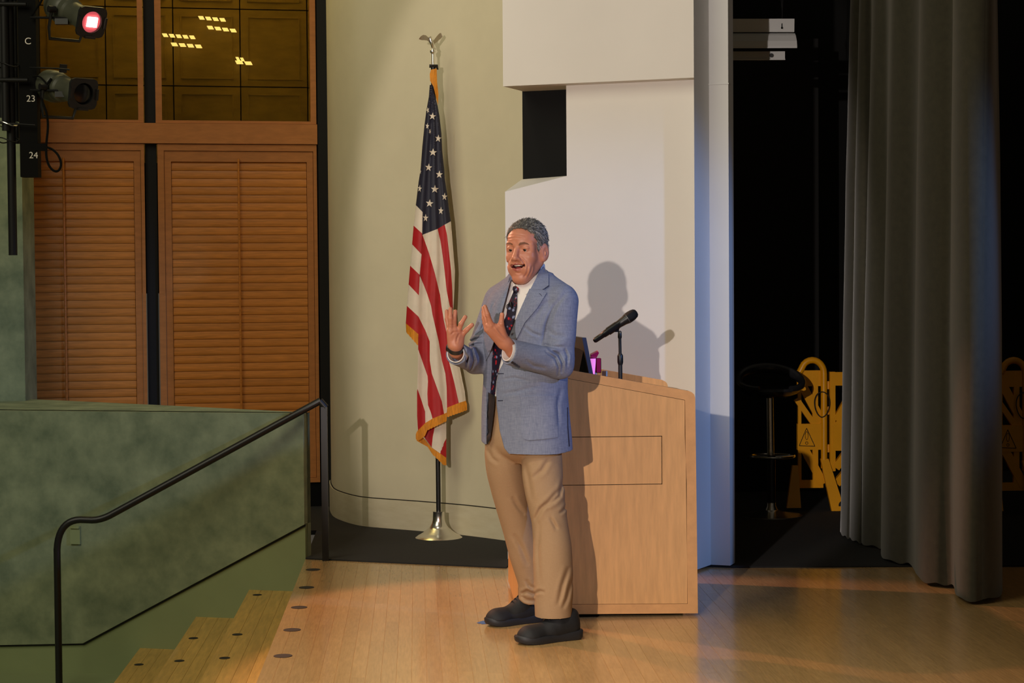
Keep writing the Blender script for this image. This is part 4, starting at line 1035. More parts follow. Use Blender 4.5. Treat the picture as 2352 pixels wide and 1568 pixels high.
# =================================================================== THE MAN
MYC = 7.95
def P(px, py, dy=0.0):
    v = at_y(px, py, MYC + dy); return np.array((v.x, v.y, v.z))
class Field:
    """signed distance grid -> smooth closed mesh"""
    def __init__(s, lo, hi, h):
        s.lo = np.array(lo, float); s.h = h; s.n = np.ceil((np.array(hi) - s.lo) / h).astype(int) + 1
        s.F = np.full(s.n, 0.06, np.float32)
    def sub(s, lo, hi):
        a = np.clip(np.floor((np.array(lo) - s.lo) / s.h).astype(int), 0, s.n); b = np.clip(np.ceil((np.array(hi) - s.lo) / s.h).astype(int) + 1, 0, s.n)
        sl = tuple(slice(i, j) for i, j in zip(a, b))
        g = np.meshgrid(*[s.lo[k] + s.h * np.arange(a[k], b[k]) for k in range(3)], indexing='ij')
        return sl, [x.astype(np.float32) for x in g]
    def apply(s, lo, hi, fn, k=0.01, mode='add'):
        m = k + 4 * s.h
        sl, (X, Y, Z) = s.sub(np.array(lo) - m, np.array(hi) + m)
        if 0 in X.shape: return
        d = fn(X, Y, Z).astype(np.float32); A = s.F[sl]
        if mode == 'add':
            h = np.clip(0.5 + 0.5 * (A - d) / k, 0, 1); s.F[sl] = A * (1 - h) + d * h - k * h * (1 - h)
        elif mode == 'sub':
            d = -d; h = np.clip(0.5 - 0.5 * (A - d) / k, 0, 1); s.F[sl] = A * (1 - h) + d * h + k * h * (1 - h)
        else:
            s.F[sl] = np.maximum(A, d)
    def cone(s, a, b, r0, r1, k=0.01, mode='add', cut=None):
        a = np.array(a, float); b = np.array(b, float); ab = b - a; L2 = ab @ ab; r = max(r0, r1)
        def fn(X, Y, Z):
            px, py, pz = X - a[0], Y - a[1], Z - a[2]
            t = np.clip((px * ab[0] + py * ab[1] + pz * ab[2]) / L2, 0, 1)
            d = np.sqrt((px - t * ab[0]) ** 2 + (py - t * ab[1]) ** 2 + (pz - t * ab[2]) ** 2) - (r0 + (r1 - r0) * t)
            if cut is not None: d = np.maximum(d, cut(X, Y, Z))
            return d
        s.apply(np.minimum(a, b) - r, np.maximum(a, b) + r, fn, k, mode)
    def chain(s, pts, rs, k=0.006):
        for i in range(len(pts) - 1): s.cone(pts[i], pts[i + 1], rs[i], rs[i + 1], k)
    def ell(s, c, r, R=None, k=0.01, mode='add'):
        c = np.array(c, float); r = np.array(r, float); m = r.max(); R = np.eye(3) if R is None else R
        def fn(X, Y, Z):
            q = [X - c[0], Y - c[1], Z - c[2]]
            q = [R[0, i] * q[0] + R[1, i] * q[1] + R[2, i] * q[2] for i in range(3)]
            k0 = np.sqrt(sum((q[i] / r[i]) ** 2 for i in range(3))); k1 = np.sqrt(sum((q[i] / r[i] ** 2) ** 2 for i in range(3))) + 1e-6
            return k0 * (k0 - 1) / k1
        s.apply(c - m, c + m, fn, k, mode)
    def loft(s, zs, cx, cy, rl, rf, ang, k=0.01, mode='add', p=2.4, inset=0.0):
        zs = np.array(zs); o = np.argsort(zs); zs = zs[o]; cx = np.array(cx)[o]; cy = np.array(cy)[o]; rl = np.array(rl)[o] - inset; rf = np.array(rf)[o] - inset
        m = max(rl.max(), rf.max()); ca, sa = math.cos(ang), math.sin(ang)
        def sm(z, a): return np.interp(z, zs, a)
        def fn(X, Y, Z):
            z1 = Z[0, 0, :]
            zz = np.linspace(zs[0], zs[-1], 200); ker = np.ones(15) / 15
            def smooth(a):
                v = np.interp(zz, zs, a); v = np.convolve(np.pad(v, 7, mode='edge'), ker, 'valid'); return np.interp(z1, zz, v)[None, None, :]
            x = X - smooth(cx); y = Y - smooth(cy); L = x * ca - y * sa; Fw = -x * sa - y * ca
            a, b = smooth(rl), smooth(rf)
            nrm = (np.abs(L / a) ** p + np.abs(Fw / b) ** p) ** (1 / p)
            d = (nrm - 1) * np.minimum(a, b)
            return np.maximum(np.maximum(d, Z - zs[-1]), zs[0] - Z)
        s.apply((cx.min() - m, cy.min() - m, zs[0]), (cx.max() + m, cy.max() + m, zs[-1]), fn, k, mode)
    def disp(s, fn, lo=None, hi=None):
        sl, (X, Y, Z) = s.sub(s.lo if lo is None else lo, s.lo + s.h * s.n if hi is None else hi)
        A = s.F[sl]; near = np.abs(A) < 0.03
        A[near] += fn(X[near], Y[near], Z[near]).astype(np.float32); s.F[sl] = A
    def mesh(s, smooth=2):
        F = s.F; S = F < 0; nx, ny, nz = F.shape
        act = np.zeros((nx - 1, ny - 1, nz - 1), np.int8)
        for dx in (0, 1):
            for dy in (0, 1):
                for dz in (0, 1): act += S[dx:nx - 1 + dx, dy:ny - 1 + dy, dz:nz - 1 + dz]
        idx = np.argwhere((act > 0) & (act < 8)); N = len(idx)
        ids = np.full(act.shape, -1, np.int32); ids[idx[:, 0], idx[:, 1], idx[:, 2]] = np.arange(N)
        corners = [(a, b, c) for a in (0, 1) for b in (0, 1) for c in (0, 1)]
        val = {c: F[idx[:, 0] + c[0], idx[:, 1] + c[1], idx[:, 2] + c[2]] for c in corners}
        acc = np.zeros((N, 3)); ct = np.zeros(N)
        for c in corners:
            for ax_ in range(3):
                if c[ax_] == 0:
                    d = list(c); d[ax_] = 1; d = tuple(d); v0, v1 = val[c], val[d]; m = (v0 < 0) != (v1 < 0)
                    t = np.where(m, v0 / np.where(m, v0 - v1, 1), 0)
                    p = np.tile(np.array(c, float), (N, 1)); p[:, ax_] += t; acc += p * m[:, None]; ct += m
        V = (idx + acc / ct[:, None]) * s.h + s.lo
        faces = []
        for ax_ in range(3):
            u, v = [(1, 2), (2, 0), (0, 1)][ax_]
            sl0 = [slice(None)] * 3; sl1 = [slice(None)] * 3; sl0[ax_] = slice(0, -1); sl1[ax_] = slice(1, None)
            A_, B_ = S[tuple(sl0)], S[tuple(sl1)]
            e = np.argwhere(A_ != B_); ok = (e[:, u] >= 1) & (e[:, v] >= 1) & (e[:, u] < F.shape[u] - 1) & (e[:, v] < F.shape[v] - 1); e = e[ok]
            q = []
            for du, dv in ((-1, -1), (0, -1), (0, 0), (-1, 0)):
                g = e.copy(); g[:, u] += du; g[:, v] += dv; q.append(ids[g[:, 0], g[:, 1], g[:, 2]])
            q = np.stack(q, 1); flip = ~A_[e[:, 0], e[:, 1], e[:, 2]]
            q[flip] = q[flip][:, ::-1]; faces.append(q)
        Fc = np.concatenate(faces)
        ed = np.concatenate([Fc[:, [0, 1]], Fc[:, [1, 2]], Fc[:, [2, 3]], Fc[:, [3, 0]]]); 
        for _ in range(smooth):
            c = np.bincount(ed[:, 0], minlength=N) + np.bincount(ed[:, 1], minlength=N); c = np.maximum(c, 1)
            W = np.stack([np.bincount(ed[:, 0], V[ed[:, 1], k], N) + np.bincount(ed[:, 1], V[ed[:, 0], k], N) for k in range(3)], 1) / c[:, None]
            V = V * 0.5 + W * 0.5
        return V, Fc
def qmesh(name, V, Fc, mats, parent, midx=None):
    me = bpy.data.meshes.new(name); n, m = len(V), len(Fc)
    me.vertices.add(n); me.vertices.foreach_set('co', V.astype(np.float32).ravel())
    me.loops.add(4 * m); me.loops.foreach_set('vertex_index', Fc.astype(np.int32).ravel())
    me.polygons.add(m); me.polygons.foreach_set('loop_start', np.arange(0, 4 * m, 4, dtype=np.int32))
    me.polygons.foreach_set('use_smooth', np.ones(m, bool))
    for mm in mats: me.materials.append(mm)
    if midx is not None: me.polygons.foreach_set('material_index', midx.astype(np.int32))
    me.update(calc_edges=True); me.validate()
    return link(bpy.data.objects.new(name, me), parent)
def bvh_np(V, Fc): return BVHTree.FromPolygons([Vector(v) for v in V], Fc.tolist())
def poly2d(px, py, poly):
    """signed distance (pixels, negative inside) to polygon"""
    d = np.full(px.shape, 1e9); ins = np.zeros(px.shape, bool); n = len(poly)
    for i in range(n):
        x0, y0 = poly[i]; x1, y1 = poly[i - 1]; ex, ey = x1 - x0, y1 - y0
        t = np.clip(((px - x0) * ex + (py - y0) * ey) / (ex * ex + ey * ey + 1e-12), 0, 1)
        d = np.minimum(d, (px - x0 - t * ex) ** 2 + (py - y0 - t * ey) ** 2)
        c = (y0 > py) != (y1 > py); ins ^= c & (px < (x1 - x0) * (py - y0) / (y1 - y0 + 1e-12) + x0)
    d = np.sqrt(d); return np.where(ins, -d, d)
Rm = np.array((_R, _U, _F))
def pix(X, Y, Z):
    x, y, z = X - CAM.x, Y - CAM.y, Z - CAM.z
    k = FPX / (x * _F.x + y * _F.y + z * _F.z)
    return 1176 + (x * _R.x + y * _R.y + z * _R.z) * k, 784 - (x * _U.x + y * _U.y + z * _U.z) * k

def creases(lines):
    def fn(x, y, z):
        a, b_ = pix(x, y, z); w = np.zeros_like(a)
        for pl, wd, dp in lines:
            d = np.full(a.shape, 1e9); tt = np.zeros(a.shape); n = len(pl) - 1
            for i in range(n):
                (x0, y0), (x1, y1) = pl[i], pl[i + 1]; ex, ey = x1 - x0, y1 - y0
                t = np.clip(((a - x0) * ex + (b_ - y0) * ey) / (ex * ex + ey * ey), 0, 1); q_2 = (a - x0 - t * ex) ** 2 + (b_ - y0 - t * ey) ** 2
                m = q_2 < d; d = np.where(m, q_2, d); tt = np.where(m, (i + t) / n, tt)
            d = np.sqrt(d); fade = np.sin(np.clip(tt, 0, 1) * np.pi) ** .5
            w += dp * fade * (np.exp(-(d / wd) ** 2) - .45 * np.exp(-((d - 2.2 * wd) / (1.2 * wd)) ** 2))
        return w
    return fn

man = thing('person', 'man in light blue blazer, floral tie and khaki trousers gesturing with both hands', 'person', at_z(1235, 1462))
M['skin'] = mat('skin', (198, 130, 102), .45, var=.10, vscale=22, sss=.12, spec=.4)
M['lip'] = mat('lip', (176, 92, 82), .4)
M['mouth'] = mat('mouth_inside', (66, 18, 18), .5)
M['suit'] = weave_mat('blue_linen', (142, 147, 166), (104, 111, 134), streak=30, bump=.25)
M['lining'] = mat('dark_lining', (24, 23, 27), .6)
M['shirt'] = mat('white_shirt', (236, 230, 226), .7, var=.02, vscale=40)
M['khaki'] = weave_mat('khaki_twill', (172, 141, 108), (160, 128, 96), streak=60, bump=.1)
M['shoe'] = mat('black_nubuck', (24, 24, 27), .7, var=.2, vscale=60, bump=.2, bscale=400)
M['sole'] = mat('black_rubber_sole', (34, 34, 38), .55)
# tie with small flowers
tm = bpy.data.materials.new('floral_tie'); tm.use_nodes = True; nt = tm.node_tree; b = nt.nodes['Principled BSDF']; b.inputs['Roughness'].default_value = .5
tc = nt.nodes.new('ShaderNodeTexCoord'); vo = nt.nodes.new('ShaderNodeTexVoronoi'); vo.inputs['Scale'].default_value = 75
nz = nt.nodes.new('ShaderNodeTexNoise'); nz.inputs['Scale'].default_value = 160
ad = nt.nodes.new('ShaderNodeMixRGB'); ad.inputs[0].default_value = .012
nt.links.new(tc.outputs['Object'], ad.inputs[1]); nt.links.new(nz.outputs['Color'], ad.inputs[2]); nt.links.new(ad.outputs[0], vo.inputs['Vector'])
cr = nt.nodes.new('ShaderNodeValToRGB'); cr.color_ramp.interpolation = 'CONSTANT'
cr.color_ramp.elements[0].position = 0; cr.color_ramp.elements[0].color = (*lin((30, 24, 52)), 1)
cr.color_ramp.elements[1].position = .30; cr.color_ramp.elements[1].color = (*lin((186, 26, 38)), 1)
for pos, c in ((.55, (40, 22, 44)), (.66, (132, 140, 176)), (.80, (96, 18, 34))):
    e = cr.color_ramp.elements.new(pos); e.color = (*lin(c), 1)
sp_ = nt.nodes.new('ShaderNodeSeparateColor'); nt.links.new(vo.outputs['Color'], sp_.inputs[0]); nt.links.new(sp_.outputs[0], cr.inputs[0])
th_ = nt.nodes.new('ShaderNodeMath'); th_.operation = 'LESS_THAN'; th_.inputs[1].default_value = .42; nt.links.new(vo.outputs['Distance'], th_.inputs[0])
mx_ = nt.nodes.new('ShaderNodeMix'); mx_.data_type = 'RGBA'; mx_.inputs[6].default_value = (*lin((28, 20, 40)), 1)
nt.links.new(th_.outputs[0], mx_.inputs[0]); nt.links.new(cr.outputs[0], mx_.inputs[7]); nt.links.new(mx_.outputs[2], b.inputs['Base Color'])
M['tie'] = tm

# ---- head frame
HA = math.radians(31)
hc = P(1211, 576.5, -.03)
hl = np.array((math.cos(HA), -math.sin(HA), 0)); hf = np.array((-math.sin(HA), -math.cos(HA), 0)); hu = np.array((0, 0, 1.0))
def H(l, f, u): return hc + hl * l + hf * f + hu * u
HR = np.stack([hl, hf, hu], 1)

body = Field(P(1012, 1000, -.42) - (0, 0, 0), P(1352, 490, .25), .0022)
B = body
BA = math.radians(42)
# torso core
zz_ = lambda py: P(1210, py)[2]
B.loft([zz_(y) for y in (1000, 900, 800, 720, 680, 655)], [P(x, 800)[0] for x in (1208, 1207, 1211, 1217, 1219, 1219)], [MYC] * 6, [.15, .14, .16, .165, .13, .07], [.105, .10, .105, .10, .08, .06], BA, .02)
B.cone(P(1219, 675, .03), P(1216, 605, .012), .058, .052, .02)
for a, b_, r0, r1 in ((P(1285, 695, -.115), P(1284, 836, -.16), .046, .038), (P(1284, 836, -.16), P(1178, 806, -.272), .038, .028), (P(1150, 695, .115), P(1093, 830, .07), .046, .038), (P(1093, 830, .07), P(1047, 806, -.125), .038, .027)):
    B.cone(a, b_, r0, r1, .015)
# head
h = lambda l, f, u, r, k=.012, mode='add': B.ell(H(l, f, u), r, HR, k, mode)
h(0, -.008, .046, (.074, .089, .082))
h(0, .026, .046, (.066, .070, .060), .02)
h(0, .030, -.030, (.062, .064, .075), .02)
h(0, .032, -.083, (.045, .052, .046), .02)
h(0, .066, -.113, (.022, .022, .021), .02)
for s_ in (-1, 1):
    B.cone(H(s_ * .056, -.004, -.050), H(s_ * .018, .062, -.116), .015, .014, .022)
    h(s_ * .043, .058, -.026, (.022, .023, .022), .02)
    h(s_ * .036, .066, -.070, (.018, .02, .026), .02)
    h(s_ * .052, .060, .012, (.012, .014, .020), .016)
    h(s_ * .066, -.004, -.004, (.013, .024, .040), .014)
for s_ in (-1, 1):
    h(s_ * .033, .106, .010, (.018, .018, .012), .014, 'sub')
    B.cone(H(s_ * .050, .066, .028), H(s_ * .014, .086, .027), .0085, .0095, .012)
    h(s_ * .0325, .071, .008, (.0175, .0168, .0140), .006)
    h(s_ * .0325, .0800, .0130, (.0175, .0078, .0075), .005)
    h(s_ * .0325, .0920, .0035, (.0135, .0100, .0033), .002, 'sub')
B.cone(H(0, .085, .022), H(0, .109, -.028), .0085, .0110, .010)
h(0, .1085, -.030, (.0125, .0125, .0105), .008)
for s_ in (-1, 1):
    h(s_ * .0135, .098, -.034, (.0085, .0105, .0080), .007)
    h(s_ * .0070, .106, -.0430, (.0042, .0050, .0050), .003, 'sub')
    B.cone(H(s_ * .020, .088, -.040), H(s_ * .031, .078, -.066), .0050, .0045, .012)
h(0, .076, -.062, (.032, .020, .028), .018)
# open mouth
h(0, .096, -.0645, (.0275, .022, .0105), .005, 'sub')
for s_ in (-1, 1): h(s_ * .024, .088, -.0605, (.008, .018, .005), .004, 'sub')
lipU = [H(-.0300, .0745, -.0580), H(-.015, .0905, -.0545), H(0, .0955, -.0535), H(.015, .0905, -.0545), H(.0300, .0745, -.0580)]
lipL = [H(-.0290, .0745, -.0610), H(-.016, .0885, -.0740), H(0, .0930, -.0775), H(.016, .0885, -.0740), H(.0290, .0745, -.0610)]
B.chain(lipU, [.0022, .0032, .0034, .0032, .0022], .004)
B.chain(lipL, [.0022, .0040, .0046, .0040, .0022], .004)
for s_ in (-1, 1):
    ea = HR @ np.array([[math.cos(.45 * s_), -math.sin(.45 * s_) , 0], [math.sin(.45 * s_), math.cos(.45 * s_), 0], [0, 0, 1.0]])
    B.ell(H(s_ * .0800, -.005, -.006), (.0085, .0200, .0360), ea, .008)
    B.ell(H(s_ * .0895, .001, -.004), (.0070, .0120, .0210), ea, .004, 'sub')
    B.ell(H(s_ * .0860, .001, -.010), (.0035, .0040, .0090), ea, .004)
    B.ell(H(s_ * .0770, .001, -.034), (.0070, .0100, .0110), ea, .006)
# right hand (his), palm towards the other hand
def chain(pts, rs, k=.006): B.chain([P(*p) for p in pts], rs, k)
chain([(1047, 808, -.12), (1047, 794, -.14)], [.0255, .0255], .01)
chain([(1037, 792, -.142), (1033, 760, -.156)], [.0165, .0140], .012)
chain([(1047, 793, -.140), (1044, 759, -.150)], [.0180, .0150], .012)
chain([(1055, 790, -.136), (1054, 763, -.142)], [.0160, .0130], .012)
chain([(1057, 786, -.134), (1062, 767, -.134)], [.0130, .0115], .012)
chain([(1035, 757, -.156), (1034.5, 731, -.168), (1034.5, 709.5, -.162)], [.0105, .0095, .0085])
chain([(1031, 757, -.146), (1027, 733, -.140), (1026, 714, -.130)], [.0095, .0085, .0075])
chain([(1044, 757, -.150), (1043, 735, -.158), (1046, 715, -.152)], [.0105, .0092, .0083])
chain([(1053, 761, -.145), (1059, 744, -.157), (1069, 727.5, -.162)], [.0105, .0090, .0080])
chain([(1060, 770, -.134), (1072, 757.5, -.147), (1084.5, 746, -.157)], [.0115, .0095, .0085])
# left hand (his), back of the hand to us
chain([(1180, 808, -.272), (1164, 790, -.296)], [.0275, .0260], .01)
chain([(1163, 790, -.296), (1128, 748, -.330)], [.0230, .0165], .012)
chain([(1160, 783, -.300), (1141, 752, -.326)], [.0210, .0150], .012)
chain([(1152, 789, -.292), (1121, 756, -.324)], [.0190, .0150], .012)
chain([(1128, 745, -.336), (1119.5, 722, -.348), (1114, 704, -.346)], [.0112, .0098, .0083])
chain([(1122, 748, -.326), (1114, 725, -.322), (1110.5, 707, -.310)], [.0110, .0095, .0080])
chain([(1119, 753, -.316), (1112, 732, -.302), (1110, 715, -.286)], [.0100, .0090, .0078])
chain([(1117, 758, -.310), (1113, 741, -.292), (1111, 727, -.276)], [.0090, .0080, .0070])
chain([(1156, 770, -.312), (1151, 743, -.332), (1153.5, 722.5, -.338)], [.0160, .0110, .0092])
for kx, ky in ((1124, 741), (1119, 747)): B.ell(P(kx, ky, -.338), (.006, .006, .006), None, .008)
lo_ = np.minimum(H(-.1, -.02, -.14), H(.1, .14, .12)) - .08; hi_ = np.maximum(H(-.1, -.02, -.14), H(.1, .14, .12)) + .08
hi_[1] = hc[1] + .02
B.disp(creases([([(1166, 549), (1184, 545.5), (1206, 548)], 1.3, .0022), ([(1168, 541.5), (1187, 538), (1208, 541)], 1.3, .0020), ([(1192, 590), (1203, 601), (1206.5, 617)], 1.7, .0034), ([(1172, 591), (1166.5, 603), (1168.5, 616)], 1.5, .0028), ([(1213, 610), (1211, 625), (1203, 638)], 1.8, .0030), ([(1222, 610), (1220, 622), (1212, 637)], 1.8, .0026), ([(1192, 578), (1201, 580.5), (1210, 578)], 1.5, .0020), ([(1165, 578), (1171, 580), (1177, 578)], 1.4, .0018), ([(1183, 625), (1190, 627), (1197, 625)], 1.8, .0024)]), lo_, hi_)
# knuckle and finger creases of both hands
B.disp(creases([([(1122, 736), (1128, 742), (1134, 748)], 1.3, .0016), ([(1116, 722), (1119, 724), (1124, 724)], 1.1, .0016), ([(1130, 752), (1146, 772), (1158, 782)], 2.0, .0022), ([(1138, 748), (1150, 764), (1162, 776)], 2.0, .0020), ([(1034, 770), (1042, 762), (1056, 762)], 1.6, .0020), ([(1056, 764), (1050, 776), (1048, 790)], 1.8, .0022), ([(1031, 745), (1038, 746), (1046, 745)], 1.2, .0014), ([(1156, 742), (1151, 741), (1147, 742)], 1.1, .0014)]), P(1015, 830, -.40), P(1185, 690, -.08))
Vb, Fb = B.mesh(2)
fc = Vb[Fb].mean(1); rel = (fc - hc) @ HR
mi = np.zeros(len(Fb), int)
l_, f_, u_ = rel.T
inm = (np.abs(l_) < .031) & (f_ > .05) & (f_ < .0905 + 0 * u_) & ((l_ / .0285) ** 2 + ((u_ + .0650) / .0112) ** 2 < 1.0)
mi[inm] = 2
def near_chain(pts, rad):
    d = np.full(len(fc), 9.0)
    for a, b_ in zip(pts[:-1], pts[1:]):
        ab = b_ - a; t = np.clip(((fc - a) @ ab) / (ab @ ab), 0, 1); d = np.minimum(d, np.linalg.norm(fc - a - t[:, None] * ab, axis=1))
    return d < rad
mi[(near_chain(lipU, .0048) | near_chain(lipL, .0062)) & ~inm & (f_ > .076)] = 1
bodyo = qmesh('body', Vb, Fb, [M['skin'], M['lip'], M['mouth']], man, mi)
bbv = bvh_np(Vb, Fb)
# eyes, brows, teeth
M['eyew'] = mat('eye_white', (200, 180, 168), .25); M['iris'] = mat('dark_iris', (26, 16, 12), .15)
for s_ in (-1, 1):
    Mt = Matrix(((hl[0], hf[0], 0, 0), (hl[1], hf[1], 0, 0), (0, 0, 1, 0), (0, 0, 0, 1)))
    c = Vector(H(s_ * .0325, .0750, .0050)); Mt.translation = c
    R90 = Mt @ Matrix.Rotation(-math.pi / 2, 4, 'X')   # local z -> forward
    n_ = 14; prof_ = [(.0122 * math.sin(math.pi * i / n_), -.0122 * math.cos(math.pi * i / n_)) for i in range(n_ + 1)]
    eye = MB().lathe(prof_, n=20, M=R90).build('eye', M['eyew'], man, True)
    MB().lathe([(.0075, .0096), (.0060, .0112), (.0030, .0126), (0, .0130)], n=18, M=R90).build('iris', M['iris'], eye, True)
hairm = mat('grey_hair', (124, 120, 113), .55, var=.5, vscale=26, stretch=(1, 1, .35), col2=(66, 63, 59), bump=.6, bscale=160, detail=8)
hair_side = hairm
def on_body(off): return on_bvh(bbv, off, 7.9)
brow = mat('brow', (118, 76, 54), .8)
sheet('eyebrow', [(1191, 561.5), (1194, 557.0), (1204, 555.4), (1212, 558.2), (1216, 562), (1206, 560.2), (1198, 561.4), (1192, 564)], 2.5, on_body(.0018), .003, brow, man)
sheet('eyebrow', [(1162.0, 561), (1164, 557.2), (1171, 556.4), (1176.5, 559.2), (1178, 563), (1171, 560.6), (1166, 560.8)], 2.5, on_body(.0018), .003, brow, man)
tv = []; tf = []
for i in range(9):
    t = -1 + i / 4; l0 = .0225 * t; f0 = .0900 - .0125 * t * t; dz = .0058 - .0026 * t * t
    for f_o in (0, -.004):
        tv += [Vector(H(l0, f0 + f_o, -.0565)), Vector(H(l0 * .97, f0 + f_o, -.0565 - dz))]
for i in range(8):
    k = 4 * i; tf += [(k, k + 1, k + 5, k + 4), (k + 2, k + 6, k + 7, k + 3), (k, k + 4, k + 6, k + 2), (k + 1, k + 3, k + 7, k + 5)]
mobj('teeth', tv, tf, mat('teeth', (232, 220, 200), .3), man, True)
MB().tube([Vector(H(-.013, .070, -.072)), Vector(H(0, .080, -.0725)), Vector(H(.013, .070, -.072))], [.006, .008, .006], 10).build('tongue', mat('tongue', (150, 60, 62), .35), man, True)
# ---- hair
hh = Field(H(0, 0, 0) - (.13, .14, .10), H(0, 0, 0) + (.13, .14, .16), .002)
hh.ell(H(0, -.009, .049), (.0790, .0935, .0865), HR, .01)
hh.ell(H(0, .022, .060), (.070, .072, .0575), HR, .02)
hh.ell(H(0, -.015, .01), (.0770, .080, .07), HR, .01)
sl_, (X, Y, Z) = hh.sub(hh.lo, hh.lo + hh.h * hh.n)
q = [(X - hc[0]) * HR[0, i] + (Y - hc[1]) * HR[1, i] + (Z - hc[2]) * HR[2, i] for i in range(3)]
line = np.interp(q[2], [-.09, -.06, -.035, -.022, -.016, .0, .03, .055, .078, .090, .100, .115, .2], [-.055, -.045, -.030, -.020, .020, .032, .044, .052, .062, .076, .094, .14, .2]).astype(np.float32)
line = np.where(q[2] < -.018, -.055 + (q[2] + .018) * .2, line).astype(np.float32)
line = line + .004 * np.sin(q[2] * 260) + .003 * np.sin(q[0] * 300)
up_ = .005 * np.sin(q[0] * 150 + 1)
cutf = q[1] - line
hh.F = np.maximum(hh.F, cutf * .7)
hh.F = np.maximum(hh.F, np.minimum(-.002 - q[2], .004 - q[1]))
# clear the ears
for s_ in (-1, 1):
    e_ = np.sqrt(((q[0] - s_ * .088) / .022) ** 2 + ((q[1] + .004) / .021) ** 2 + ((q[2] + .010) / .034) ** 2) - 1
    hh.F = np.maximum(hh.F, -e_ * .02)
az = np.arctan2(q[0], q[1] + .03)
hh.F += (.0007 * np.sin(az * 34 + q[2] * 60) + .0009 * np.sin(q[2] * 210 + az * 9 + 2 * np.sin(q[1] * 90)) + .0008 * np.sin(q[1] * 340 + q[0] * 180)).astype(np.float32) * (np.abs(hh.F) < .02)
Vh, Fh = hh.mesh(1)
hairo = qmesh('hair', Vh, Fh, [hairm], man)
# short locks lying over the scalp, combed back
rng = np.random.default_rng(3)
pk = rng.integers(0, len(Fh), 5200); a_ = Vh[Fh[pk]]; cen_ = a_.mean(1); nn_ = np.cross(a_[:, 2] - a_[:, 0], a_[:, 3] - a_[:, 1]); nn_ /= np.linalg.norm(nn_, axis=1)[:, None] + 1e-9
rl_ = (cen_ - hc) @ HR
cmb = -hf * .9 + np.outer(np.sign(rl_[:, 0]) * 0, hl) + np.outer(-.35 - 3.5 * np.abs(rl_[:, 0]), hu) + rng.normal(0, .28, (len(pk), 3))
cmb -= (cmb * nn_).sum(1)[:, None] * nn_; cmb /= np.linalg.norm(cmb, axis=1)[:, None] + 1e-9
sdv = np.cross(nn_, cmb); Ln = rng.uniform(.009, .017, len(pk))[:, None]; wd_ = .0007
ok_ = (rl_[:, 2] > .006) | (rl_[:, 1] > .004)
pts4 = np.stack([cen_ - sdv * wd_ + nn_ * .0002, cen_ + sdv * wd_ + nn_ * .0002, cen_ + cmb * Ln * .6 + sdv * wd_ * .8 + nn_ * .0022, cen_ + cmb * Ln * .6 - sdv * wd_ * .8 + nn_ * .0022, cen_ + cmb * Ln + nn_ * .0012, cen_ + cmb * Ln + nn_ * .0008], 1)[ok_]
nk = len(pts4); Vk = pts4.reshape(-1, 3); bs = (np.arange(nk) * 6)[:, None]
Fk = np.concatenate([bs + np.array([[0, 1, 2, 3]]), bs + np.array([[3, 2, 4, 5]])], 1).reshape(-1, 4)
lite = (rng.random(nk) < np.clip(.30 + 7 * (np.abs(rl_[ok_][:, 0]) - .045), .15, .9)).astype(int)
so_ = qmesh('hair_strands', Vk, Fk, [mat('hair_dark', (72, 69, 65), .6), mat('hair_silver', (170, 166, 160), .6)], hairo, np.repeat(lite, 2)); so_['kind'] = 'stuff'


# ---- trousers
tr_ = Field(P(1085, 1440, -.36), P(1345, 895, .36), .0035)
Tz = lambda py: P(1210, py)[2]
tr_.loft([Tz(y) for y in (1062, 1050, 1038, 1022, 1000, 950, 905)], [P(x, 900)[0] for x in (1203, 1203, 1204, 1205, 1206, 1205, 1205)], [MYC - .01] * 7, [.05, .10, .140, .168, .178, .176, .170], [.04, .075, .10, .116, .124, .122, .118], BA, .012, p=2.2)
def leg(rows, k=.010):
    pts_ = [P(c, y, d) for c, y, d, r in rows]
    tr_.loft([p[2] for p in pts_], [p[0] for p in pts_], [p[1] for p in pts_], [r for *_, r in rows], [r * 1.08 for *_, r in rows], 0.0, k, p=2.1)
px_m = 553.
leg([(1238, 1000, -.06, .080), (1243, 1030, -.07, .084), (1245, 1060, -.075, .084), (1247, 1100, -.085, .083), (1253, 1146, -.10, .079), (1263, 1202, -.115, .074), (1269, 1250, -.125, .078), (1270, 1290, -.13, .081), (1271, 1350, -.14, .079), (1271, 1400, -.145, .0765), (1271, 1445, -.145, .0730)])
leg([(1152, 1000, .03, .070), (1155, 1030, .04, .075), (1157, 1060, .045, .0785), (1161, 1090, .058, .0785), (1172, 1143, .085, .0735), (1193, 1228, .125, .066), (1205, 1283, .145, .063), (1219, 1345, .165, .051), (1214, 1392, .18, .044), (1213, 1412, .18, .043)])
hemL = [(1100, 880), (1330, 880), (1330, 1395), (1316, 1400), (1312, 1418), (1296, 1427), (1275, 1430), (1250, 1427), (1231, 1434), (1226, 1420), (1238, 1408), (1228, 1404), (1205, 1396), (1190, 1386), (1100, 1386)]
sl_, (X, Y, Z) = tr_.sub(tr_.lo, tr_.lo + tr_.h * tr_.n)
ppx, ppy = pix(X[:, :1, :], np.full_like(X[:, :1, :], MYC), Z[:, :1, :])
pd = poly2d(ppx, ppy, hemL) / px_m
tr_.F = np.maximum(tr_.F, pd.astype(np.float32))
def wr(x, y, z):
    a, b_ = pix(x, y, z)
    w = .0052 * np.sin((b_ - .55 * a) / 13.) * np.exp(-((b_ - 1190) / 45) ** 2) + .0050 * np.sin((b_ + .8 * a) / 11.) * np.exp(-((b_ - 1380) / 40) ** 2)
    w += .0034 * np.sin((a - .25 * b_) / 9.) * np.exp(-((b_ - 1270) / 140) ** 2) + .0045 * np.sin((b_ + .5 * a) / 13.) * np.exp(-((b_ - 1085) / 40) ** 2)
    return w
